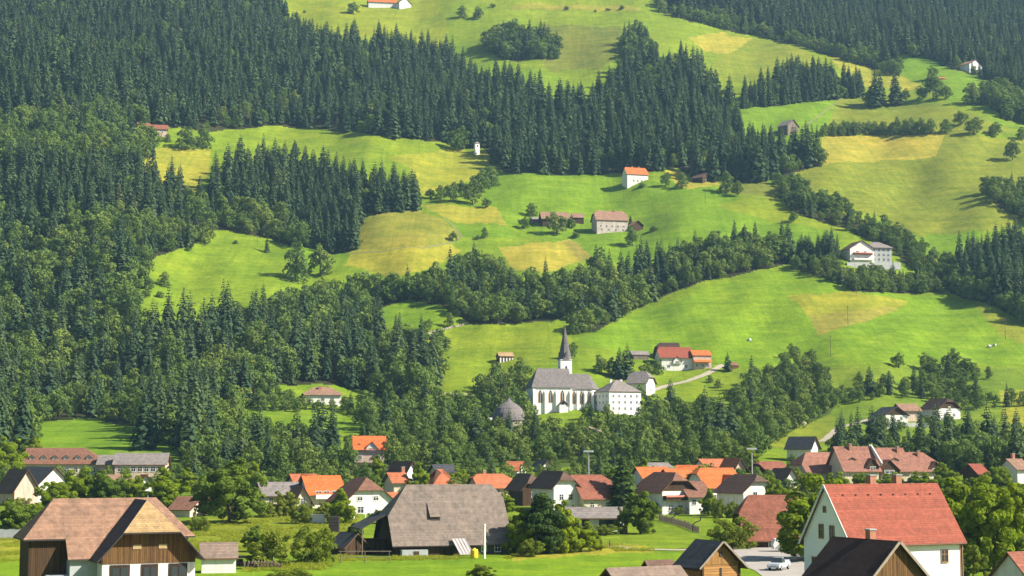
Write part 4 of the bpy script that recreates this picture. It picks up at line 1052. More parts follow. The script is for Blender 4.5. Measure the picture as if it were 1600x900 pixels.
# group around the church
h_ = vh('farmhouse', 1054, 578, 542, 560, 54, 11, T_RED, WHITE, 'white farmhouse with red roof and gable above the church lane', 'E', rz=10, tl=.3, wins=[('F', -4, 1.6, 1.4, 1.3), ('F', 4.5, 1.6, 1.4, 1.3)])
dormer(h_, -6.2, .2, 2.8, 4.2, 1.3, 2.2, 5, T_RED, WHITE)
vh('barn', 1044, 565, 535, 552, 36, 9, T_BLK, WOOD_D, 'black roofed barn right behind the red roofed farmhouse', 'E', rz=10, cat='barn', tl=.4)
h_ = vh('house', 1095, 576, 547, 556, 30, 9, T_ORA, PINKW, 'two storey house with orange roof at the end of the church lane', 'E', rz=10, oe=.4, og=.4, rows=[('F', 1.4, 3, 1.3, 1.3)])
MB().slab([[(-4.4, -6.6, 3.0), (4.4, -6.6, 3.0), (4.4, -4.4, 4.2), (-4.4, -4.4, 4.2)]], .15).build('porch_roof', T_ORA, h_)
vh('shed', 999, 562, 548, 555, 28, 7, T_GRY, WOOD_G, 'grey roofed shed on the slope behind the church houses', 'E', rz=14, cat='shed', oe=.3)
h_ = vh('shed', 789, 566, 550, 557, 24, 6, T_TAN, WOOD_D, 'open field shed with pale posts alone on the church meadow', 'E', rz=14, cat='shed', oe=.4, og=.3)
for x in (-2.9, -1.4, .1, 1.6, 3.0): MB().box(x - .35, -3.12, -1, x + .35, -3.003, 2.1).build('post', WHITE, h_)
vh('hut', 1146, 578, 566, 571, 14, 5, T_BRN, WOOD_M, 'tiny brown hut beside the lone conifer above the lane', 'E', cat='hut', oe=.3, og=.3)
vh('barn', 1003, 616, 580, 600, 36, 10, T_GRY, WHITE, 'barn with grey half hipped roof beside the white rectory', 'E', rz=-28, tr=.5, tl=.3, cat='barn', wins=[('R', 0, 2.0)])
rect_ = vh('rectory', 966, 645, 594, 613, 56, 13.5, T_GRY, WHITE_C, 'white three storey rectory with grey pyramid roof beside the church', 'E', rz=24, tl=1, tr=1, oe=.4, og=.4, cat='house', rows=[('F', 6.7, 5, .85, 1.1), ('F', 4.2, 5, .85, 1.1), ('F', 1.6, 5, .85, 1.1), ('L', 6.7, 4, .85, 1.1), ('L', 4.2, 4, .85, 1.1)], chim=[(-2.4, 1.5, .9, .9), (2.4, 1.5, .9, .9)], chm=WHITE)
# ------------------------------------------------------------------ church
g = P(877, 642); s = px_per_m(877, 642)
ch = empty('church', (g.x, g.y + 6, g.z), R(12), 'white gothic church with grey steep roof and a slim dark spire', 'church')
NL, NW, NH, NR = 16.5, 13, 10.2, 7.6        # nave
CL, CW, CH_, CR = 12.5, 10, 9.6, 6.0        # choir, to the right
xn = -13.5
WGOLD = mat_plain('sandstone', (.50, .34, .20), .2, 1.5)
MB().box(xn, -NW / 2, -4, xn + NL, NW / 2, NH).build('nave_wall', WHITE_C, ch)
MB().slab(*[[q for q in ([[(xn - .5, -NW / 2 - .5, NH - .5), (xn + NL + .4, -NW / 2 - .5, NH - .5), (xn + NL + .4, 0, NH + NR), (xn + 3.4, 0, NH + NR)],
   [(xn + 3.4, 0, NH + NR), (xn + NL + .4, 0, NH + NR), (xn + NL + .4, NW / 2 + .5, NH - .5), (xn - .5, NW / 2 + .5, NH - .5)],
   [(xn - .5, NW / 2 + .5, NH - .5), (xn - .5, -NW / 2 - .5, NH - .5), (xn + 3.4, 0, NH + NR)]])]], .25).build('nave_roof', T_CHU, ch)
m = MB(); A = [(xn + NL - .3, -NW / 2, NH - .1), (xn + NL - .3, NW / 2, NH - .1), (xn + NL - .3, 0, NH + NR - .2)]; B_ = [(xn + NL, q[1], q[2]) for q in A]
m.poly(A[::-1]); m.poly(B_)
for i in range(3): m.poly([A[i], A[(i + 1) % 3], B_[(i + 1) % 3], B_[i]])
m.build('nave_gable', WHITE_C, ch)
xc = xn + NL + .002; y0 = CW / 2
apse = [(xc, -y0), (xc + CL - 3.2, -y0), (xc + CL, -y0 * .42), (xc + CL, y0 * .42), (xc + CL - 3.2, y0), (xc, y0)]
m = MB(); lo = [(q[0], q[1], -4) for q in apse]; hi = [(q[0], q[1], CH_) for q in apse]
m.poly(hi); m.poly(lo[::-1])
for i in range(6): j = (i + 1) % 6; m.poly([lo[i], lo[j], hi[j], hi[i]])
m.build('choir_wall', WHITE_C, ch)
e = .5
ap = [(xc, -y0 - e), (xc + CL - 3.0, -y0 - e), (xc + CL + e, -y0 * .42 - .2), (xc + CL + e, y0 * .42 + .2), (xc + CL - 3.0, y0 + e), (xc, y0 + e)]
E_ = [(q[0], q[1], CH_ - .4) for q in ap]; a0 = (xc, 0, CH_ + CR); a1 = (xc + CL - 3.4, 0, CH_ + CR)
MB().slab([[E_[0], E_[1], a1, a0], [E_[1], E_[2], a1], [E_[2], E_[3], a1], [E_[3], E_[4], a1], [E_[4], E_[5], a0, a1]], .22).build('choir_roof', T_CHU, ch)
def gothic(x, y, z, w, h, rz=0.0):
    pr = [(-w / 2, 0), (w / 2, 0), (w / 2, h * .68), (w * .30, h * .87), (0, h), (-w * .30, h * .87), (-w / 2, h * .68)]
    fr = [(q[0] * 1.5, (q[1] - h * .5) * 1.10 + h * .5) for q in pr]
    m = MB(); A = [(q[0], -.05, q[1]) for q in fr]; m.poly(A)
    for i in range(7): j = (i + 1) % 7; m.poly([A[j], A[i], (fr[i][0], .02, fr[i][1]), (fr[j][0], .02, fr[j][1])])
    o = m.build('window', WGOLD, ch, (x, y, z), rz)
    MB().poly([(q[0], -.06, q[1]) for q in pr]).box(-.05, -.09, 0, .05, -.061, h * .85, 1).build('pane', [GLASS, WHITE_C], o)
for x in (xn + 3.2, xn + 7.6, xn + 12.6): gothic(x, -NW / 2 - .01, 3.4, 1.3, 5.0)
for x in (xc + 1.4, xc + 4.6, xc + 7.8): gothic(x, -y0 - .01, 3.0, 1.25, 5.2)
gothic(xc + CL - 1.5, -y0 * .72 - .02, 3.0, 1.15, 5.0, math.atan2(y0 * .58, 3.2))
for x, y, h_ in [(xn + .5, -NW / 2, 9.2), (xn + 5.4, -NW / 2, 8.6), (xn + 10.1, -NW / 2, 8.6), (xn + NL - .5, -NW / 2, 8.6), (xc + 3.0, -y0, 8.4), (xc + 6.2, -y0, 8.4), (xc + CL - 3.2, -y0, 8.4)]:
    m = MB().box(x - .45, y - .8, -4, x + .45, y - .002, h_ - 1.4); m.poly([(x - .45, y - .8, h_ - 1.4), (x + .45, y - .8, h_ - 1.4), (x + .45, y - .002, h_), (x - .45, y - .002, h_)])
    m.poly([(x - .45, y - .002, h_ - 1.4), (x - .45, y - .8, h_ - 1.4), (x - .45, y - .002, h_)]); m.poly([(x + .45, y - .8, h_ - 1.4), (x + .45, y - .002, h_ - 1.4), (x + .45, y - .002, h_)])
    m.build('buttress', WHITE_C, ch)
m = MB().box(xn + 10.6, -NW / 2 - 3.2, -3, xn + 14.2, -NW / 2 - .003, 2.4)
po = m.build('porch', WHITE_C, ch)
MB().slab([[(xn + 10.2, -NW / 2 - 3.6, 2.2), (xn + 12.4, -NW / 2 - 3.6, 4.3), (xn + 12.4, -NW / 2 - .1, 4.3), (xn + 10.2, -NW / 2 - .1, 2.2)], [(xn + 12.4, -NW / 2 - 3.6, 4.3), (xn + 14.6, -NW / 2 - 3.6, 2.2), (xn + 14.6, -NW / 2 - .1, 2.2), (xn + 12.4, -NW / 2 - .1, 4.3)]], .15).build('porch_roof', T_CHU, po)
tx, ty, tw = xc + .4, y0 + 1.6, 4.9
th_ = 21.6
tow = MB().box(tx - tw / 2, ty - tw / 2, -3, tx + tw / 2, ty + tw / 2, th_).build('tower', WHITE_C, ch)
for dx, dy, rz in ((0, -tw / 2, 0), (tw / 2, 0, math.pi / 2), (-tw / 2, 0, -math.pi / 2)):
    m = MB().poly([(-.42, -.04, 0), (.42, -.04, 0), (.42, -.04, 1.3), (0, -.04, 1.9), (-.42, -.04, 1.3)])
    m.build('belfry_opening', TRIM_D, tow, (tx + dx, ty + dy, 17.4), rz)
MB().box(tx - tw / 2 - .2, ty - tw / 2 - .2, th_, tx + tw / 2 + .2, ty + tw / 2 + .2, th_ + .22).build('cornice', WHITE_C, tow)
m = MB(); k = tw / 2 + .3
ring = lambda r, z: [(tx + r * math.cos(t), ty + r * math.sin(t), z) for t in [math.pi / 8 + i * math.pi / 4 for i in range(8)]]
levels = [ring(k * 1.12, th_ + .222), ring(k * .94, th_ + 1.4), ring(k * .74, th_ + 4.6), ring(.12, th_ + 14.6)]
for q in range(3):
    for i in range(8): j = (i + 1) % 8; m.poly([levels[q][i], levels[q][j], levels[q + 1][j], levels[q + 1][i]])
sp_ = m.build('spire', T_SPI, ch)
for i in range(4):
    t = i * math.pi / 2; c, sn = math.cos(t), math.sin(t)
    m = MB()
    pts = [(k * .98, -.7, .3), (k * .98, .7, .3), (k * .98, 0, 3.4), (0.6, 0, 3.4), (.6, -.7, .3), (.6, .7, .3)]
    w_ = [(tx + p[0] * c - p[1] * sn, ty + p[0] * sn + p[1] * c, th_ + p[2]) for p in pts]
    m.poly([w_[0], w_[1], w_[2]]); m.poly([w_[0], w_[2], w_[3], w_[4]]); m.poly([w_[1], w_[5], w_[3], w_[2]])
    m.build('spire_gable', T_SPI, sp_)
GOLD = mat_plain('gilded metal', (.45, .32, .08), .05, 1, .35, .5, .8)
MB().lathe([(.01, 0), (.28, .15), (.3, .35), (.01, .6)], 8, 0, (tx, ty, th_ + 14.4)).box(tx - .05, ty - .05, th_ + 14.9, tx + .05, ty + .05, th_ + 16.6).box(tx - .45, ty - .04, th_ + 15.9, tx - .051, ty + .04, th_ + 16.0).box(tx + .051, ty - .04, th_ + 15.9, tx + .45, ty + .04, th_ + 16.0).build('cross', GOLD, sp_)
# ossuary: round stone chapel with a bell shaped shingle roof
g = P(796, 672)
oss = empty('chapel', P(795, 676), R(10), 'round stone ossuary chapel with bell shaped grey roof left of the church', 'chapel')
MB().lathe([(5.6, -3), (5.6, 4.6)], 24).build('wall', STONE, oss)
MB().lathe([(6.1, 4.4), (6.0, 5.6), (5.6, 7.2), (4.6, 8.9), (3.2, 10.1), (1.4, 11.2), (.35, 12.4), (.03, 13.0)], 24).build('roof', T_CHU, oss)
oss.scale = (1.05, 1.05, 1.05)
house('shed', 771, 664, 8, 4.2, 3.0, 2.0, .8, SHEET, WOOD_D, 'low tin roofed lean hut under the trees left of the round chapel', 'shed', og=.2, oe=.3)
# little white wayside tower
g = P(745, 241)
tw_ = empty('tower', g, R(20), 'little white wayside tower at the end of the upper meadow', 'tower')
MB().box(-1.7, -1.7, -2, 1.7, 1.7, 8.2).build('wall', WHITE_C, tw_)
r = 2.0
MB().slab([[(-r, -r, 8.1), (r, -r, 8.1), (0, 0, 10.0)], [(r, -r, 8.1), (r, r, 8.1), (0, 0, 10)], [(r, r, 8.1), (-r, r, 8.1), (0, 0, 10)], [(-r, r, 8.1), (-r, -r, 8.1), (0, 0, 10)]], .12).build('roof', T_GRY, tw_)
MB().box(-.5, -1.76, 5.4, .5, -1.702, 6.8).build('window', TRIM_D, tw_)
# ------------------------------------------------------------------ single trees and bushes
HOUSES += [(ch.location.x, ch.location.y, 17), (oss.location.x, oss.location.y, 8)]
NEAR = {}
def near_kind(key, crown_mat, n, seeds):
    out = []
    for sd_, kw in seeds:
        V, tr = broad_parts(sd_, nleaf=n, **kw)
        out.append((quad_mesh('crown', V, 4, [crown_mat]), tr.mesh('trunk', M_BARK), kw['h']))
    NEAR[key] = out
def kw_(h, width, leaf, trunk, nlobe, shape='round', gap=.14, lr=(.12, .25), skirt=.35): return dict(h=h, width=width, leaf=leaf, trunk=trunk, nlobe=nlobe, shape=shape, gap=gap, lr=lr, shell=.45, skirt=skirt)
near_kind('leafy', M_NEAR, 12000, [(301, kw_(12, .86, .26, .03, 80)), (302, kw_(12, .74, .26, .02, 75, 'egg')), (303, kw_(13, .62, .26, .02, 70)), (304, kw_(12, .95, .27, .02, 90))])
near_kind('dark', M_NDARK, 12000, [(311, kw_(12, .84, .26, .03, 80)), (312, kw_(13, .70, .26, .02, 75, 'egg'))])
near_kind('bush', M_BUSH, 7000, [(321, kw_(5, 1.25, .13, .0, 70, gap=.22)), (322, kw_(5, 1.05, .13, .0, 60, 'egg', .26)), (323, kw_(5, 1.45, .14, .0, 80, gap=.22))])
near_kind('column', M_DARKCON, 10000, [(331, kw_(12, .46, .22, .0, 80, 'egg', skirt=.6)), (332, kw_(12, .56, .22, .0, 80, 'egg', skirt=.6))])
near_kind('copper', M_PURP, 6000, [(341, kw_(10, .8, .26, .08, 50))])
V, tr = spruce_parts(351, 18, .21, 34, 15, True)
NEAR['spruce'] = [(quad_mesh('crown', V, 4, [M_DARKCON]), tr.mesh('trunk', M_BARK), 18)]
N_SPRUCE = N_BROAD = 0
NAMES = {'leafy': ('broadleaf_tree', 'broadleaf tree'), 'dark': ('broadleaf_tree', 'broadleaf tree'), 'bush': ('bush', 'bush'), 'column': ('conifer', 'conifer'), 'copper': ('copper_tree', 'copper tree'), 'spruce': ('spruce_tree', 'spruce tree')}
def near_tree(kind, px, py, hpx, wpx, label, var=None, group=None):
    """hpx, wpx: height and breadth as surveyed"""
    global N_SPRUCE, N_BROAD
    cm, tm, h0 = NEAR[kind][var if var is not None else rnd.randrange(len(NEAR[kind]))]
    p = P(px, py); s = px_per_m(px, py)
    nm, cat = NAMES[kind]
    if nm == 'spruce_tree': N_SPRUCE += 1
    if nm == 'broadleaf_tree': N_BROAD += 1
    root = empty(nm, p, rnd.uniform(0, 6.28), label, cat, group)
    k = hpx / s / h0
    xs = [v.co.x for v in cm.vertices]; kw = wpx / s / (max(xs) - min(xs))
    root.scale = (kw, kw, k)
    link('trunk', tm, root); link('crown', cm, root)
    return root
NT_ = near_tree
NT_('dark', 358, 818, 112, 114, 'large dark tree with dense round crown left of the grey roofed hall', 0)
NT_('leafy', 255, 800, 74, 78, 'leafy tree behind the tan hip of the pink roofed barn', 1)
NT_('leafy', 205, 792, 58, 56, 'middling leafy tree between the pink barn roof and the long inn', 0)
NT_('dark', 165, 795, 66, 62, 'dark leafy tree above the middle of the pink barn roof', 0)
NT_('leafy', 122, 795, 72, 70, 'broad leafy tree right of the black roofed white house', 0)
NT_('leafy', 82, 800, 56, 62, 'leafy tree in front of the black roofed white house', 3)
NT_('dark', 22, 836, 62, 66, 'dark round tree at the left edge beside the pink roofed barn', 0)
NT_('leafy', 52, 818, 36, 44, 'low leafy tree between the left edge tree and the pink roofed barn', 3)
NT_('leafy', 12, 752, 82, 66, 'tall grey green tree at the left edge beside the long inn', 2)
NT_('leafy', 48, 722, 50, 40, 'slim pale tree behind the left end of the long inn', 2)
NT_('copper', 318, 806, 46, 44, 'small copper leaved tree left of the large dark tree')
NT_('leafy', 293, 768, 40, 40, 'leafy tree above the brown roof behind the pink roofed barn', 1)
NT_('leafy', 395, 770, 52, 40, 'leafy tree behind the left end of the grey roofed hall', 1)
NT_('bush', 444, 806, 46, 50, 'bright yellow green willow bush before the grey roofed hall', 1)
NT_('bush', 470, 818, 36, 46, 'bright low bush under the cream gabled house', 0)
NT_('bush', 505, 810, 30, 34, 'round green bush left of the tree before the half hipped house', 1)
NT_('leafy', 531, 818, 58, 52, 'leafy tree before the brown half hipped house', 1)
NT_('leafy', 572, 800, 40, 34, 'young tree by the white flagpoles', 1)
NT_('dark', 590, 818, 24, 34, 'dark rounded shrub right of the white flagpoles', 0)
NT_('bush', 424, 884, 64, 92, 'big olive green bush at the meadow edge right of the small white shed', 0)
NT_('bush', 492, 878, 62, 82, 'big yellow green bush left of the small dark roofed shed', 2)
NT_('dark', 398, 862, 44, 44, 'dark shrub behind the big olive green bush', 0)
NT_('column', 553, 852, 44, 34, 'spiky dark conifer shrub behind the small dark roofed shed', 0)
NT_('column', 848, 866, 112, 84, 'tall dark pointed tree in the clump right of the huge barn', 1)
NT_('leafy', 812, 866, 78, 60, 'bright leafy tree at the barn end of the clump', 1)
NT_('bush', 797, 856, 60, 40, 'yellow green bush touching the huge barn roof', 1)
NT_('leafy', 882, 864, 88, 64, 'leafy tree in the middle of the clump before the bungalow', 1)
NT_('leafy', 908, 862, 56, 56, 'low leafy tree at the bungalow side of the clump', 0)
NT_('bush', 932, 860, 30, 26, 'small round bush at the right end of the clump')
NT_('bush', 830, 870, 34, 48, 'low bush at the foot of the dark pointed tree')
NT_('spruce', 974, 800, 92, 58, 'dark spruce towering behind the right end of the bungalow')
NT_('dark', 1001, 834, 80, 58, 'dense round tree right of the bungalow', 1)
NT_('bush', 973, 834, 50, 28, 'upright bright bush at the corner of the bungalow', 1)
NT_('bush', 945, 836, 18, 56, 'low hedge like bush along the front of the bungalow', 2)
NT_('dark', 895, 792, 42, 46, 'dark tree before the faded red roof behind the bungalow', 0)
NT_('dark', 955, 782, 60, 36, 'dark tree between the faded red roof and the spruce', 1)
NT_('leafy', 790, 800, 34, 40, 'leafy tree above the right end of the huge barn ridge', 1)
NT_('bush', 1144, 858, 56, 86, 'spreading many stemmed bush behind the log granary', 2)
NT_('leafy', 1281, 876, 150, 156, 'large old tree with dense crown left of the white farmhouse', 0)
NT_('bush', 1228, 862, 26, 34, 'small bush by the paved yard under the large old tree')
NT_('leafy', 1492, 888, 150, 104, 'tall leafy tree right behind the white farmhouse', 1)
NT_('leafy', 1553, 892, 152, 110, 'tallest leafy tree near the right edge behind the farmhouse', 0)
NT_('leafy', 1610, 880, 150, 100, 'leafy tree cut by the right edge behind the farmhouse', 3)
NT_('leafy', 1532, 836, 104, 96, 'leafy tree between the farmhouse ridge and the little red roofed dark house')
NT_('leafy', 1594, 822, 88, 84, 'leafy tree at the right edge below the pale pink roof')
NT_('leafy', 1425, 838, 96, 120, 'broad leafy tree behind the right chimney of the farmhouse', 3)
NT_('leafy', 1362, 822, 74, 100, 'broad leafy tree behind the left chimney of the farmhouse', 0)
NT_('leafy', 1486, 800, 62, 66, 'leafy tree behind the far end of the farmhouse ridge', 0)
NT_('bush', 1520, 902, 60, 54, 'lower leafy bush against the right wall of the white farmhouse', 1)
NT_('bush', 1378, 932, 52, 64, 'pale bush growing before the almost black barn roof', 1)
NT_('bush', 1590, 908, 36, 40, 'low bush beside the red brown roof at the right edge')
NT_('bush', 752, 908, 30, 52, 'small straggly shrub in the near meadow below the vent pipe', 1)
NT_('bush', 450, 912, 26, 84, 'wide low shrub in the near meadow below the big olive bush', 2)
NT_('leafy', 1108, 806, 46, 34, 'leafy tree in the garden right of the dark chalet', 1)
NT_('leafy', 1214, 800, 60, 50, 'leafy tree right of the white half hipped house', 0)
NT_('bush', 1025, 803, 22, 26, 'yellow flowering bush before the dark chalet', 0)
NT_('bush', 1000, 805, 14, 24, 'small bush at the village edge of the chalet meadow', 0)
NT_('bush', 1060, 804, 14, 24, 'clipped bush before the pale wall beside the chalet', 0)
NT_('leafy', 655, 775, 56, 44, 'leafy tree behind the left end of the huge barn ridge', 1)
NT_('leafy', 716, 762, 34, 40, 'leafy tree between the two orange roofs behind the huge barn', 0)
NT_('leafy', 590, 752, 44, 38, 'leafy tree above the brown half hipped roof', 1)
NT_('leafy', 1005, 752, 40, 32, 'leafy tree left of the long bright orange roof', 1)
NT_('leafy', 1172, 738, 46, 40, 'leafy tree behind the white floodlight pole on the right', 1)
NT_('leafy', 1098, 752, 34, 28, 'slim leafy tree among the bright orange roofs', 2)
for k, (px, py, h, w_, lab) in enumerate([(1262, 772, 38, 44, 'leafy bush tree at the left foot of the brown terrace'), (1305, 776, 44, 50, 'bright leafy tree before the left end of the brown terrace'), (1348, 768, 34, 40, 'low leafy tree under the white fire wall'), (1392, 770, 36, 46, 'leafy tree under the front gable of the brown terrace'), (1440, 772, 40, 50, 'leafy tree before the right end of the brown terrace'), (1476, 762, 44, 44, 'leafy tree right of the brown terrace'), (1520, 775, 34, 40, 'leafy tree left of the little red roofed dark house'), (1562, 768, 46, 46, 'leafy tree between the little dark house and the pale pink roof'), (1196, 772, 34, 34, 'leafy tree before the red brown roofed dark house'), (1242, 757, 30, 30, 'leafy tree between the dark wooden house and the brown terrace')]):
    NT_('leafy', px, py, h, w_, lab)
for px, py, h, w_, lab in [(1012, 806, 26, 34, 'bush at the left foot of the dark chalet'), (1122, 801, 30, 30, 'bush before the round windowed cross gable'), (1146, 801, 26, 34, 'bush at the shaded side of the white half hipped house'), (982, 808, 24, 40, 'bush between the dense round tree and the dark chalet'), (850, 802, 40, 40, 'bush at the shaded side of the house above the bungalow'), (905, 806, 26, 40, 'bush between the bungalow roof and the faded red roof'), (478, 806, 30, 30, 'bush between the cream gable and the glazed balcony'), (540, 806, 26, 30, 'bush at the shaded wall of the half hipped house'), (420, 800, 24, 40, 'bush at the left end of the grey roofed hall'), (612, 806, 22, 40, 'bush between the half hipped house and the huge barn'), (640, 784, 30, 40, 'bush above the left end of the huge barn ridge'), (736, 784, 26, 46, 'bush before the weathered orange red roof'), (30, 800, 30, 50, 'bush at the foot of the dark far left house'), (310, 822, 22, 40, 'bush under the copper leaved tree'), (1240, 780, 30, 40, 'bush at the village side of the large old tree')]:
    NT_('bush', px, py + 8, h + 4, w_, lab)
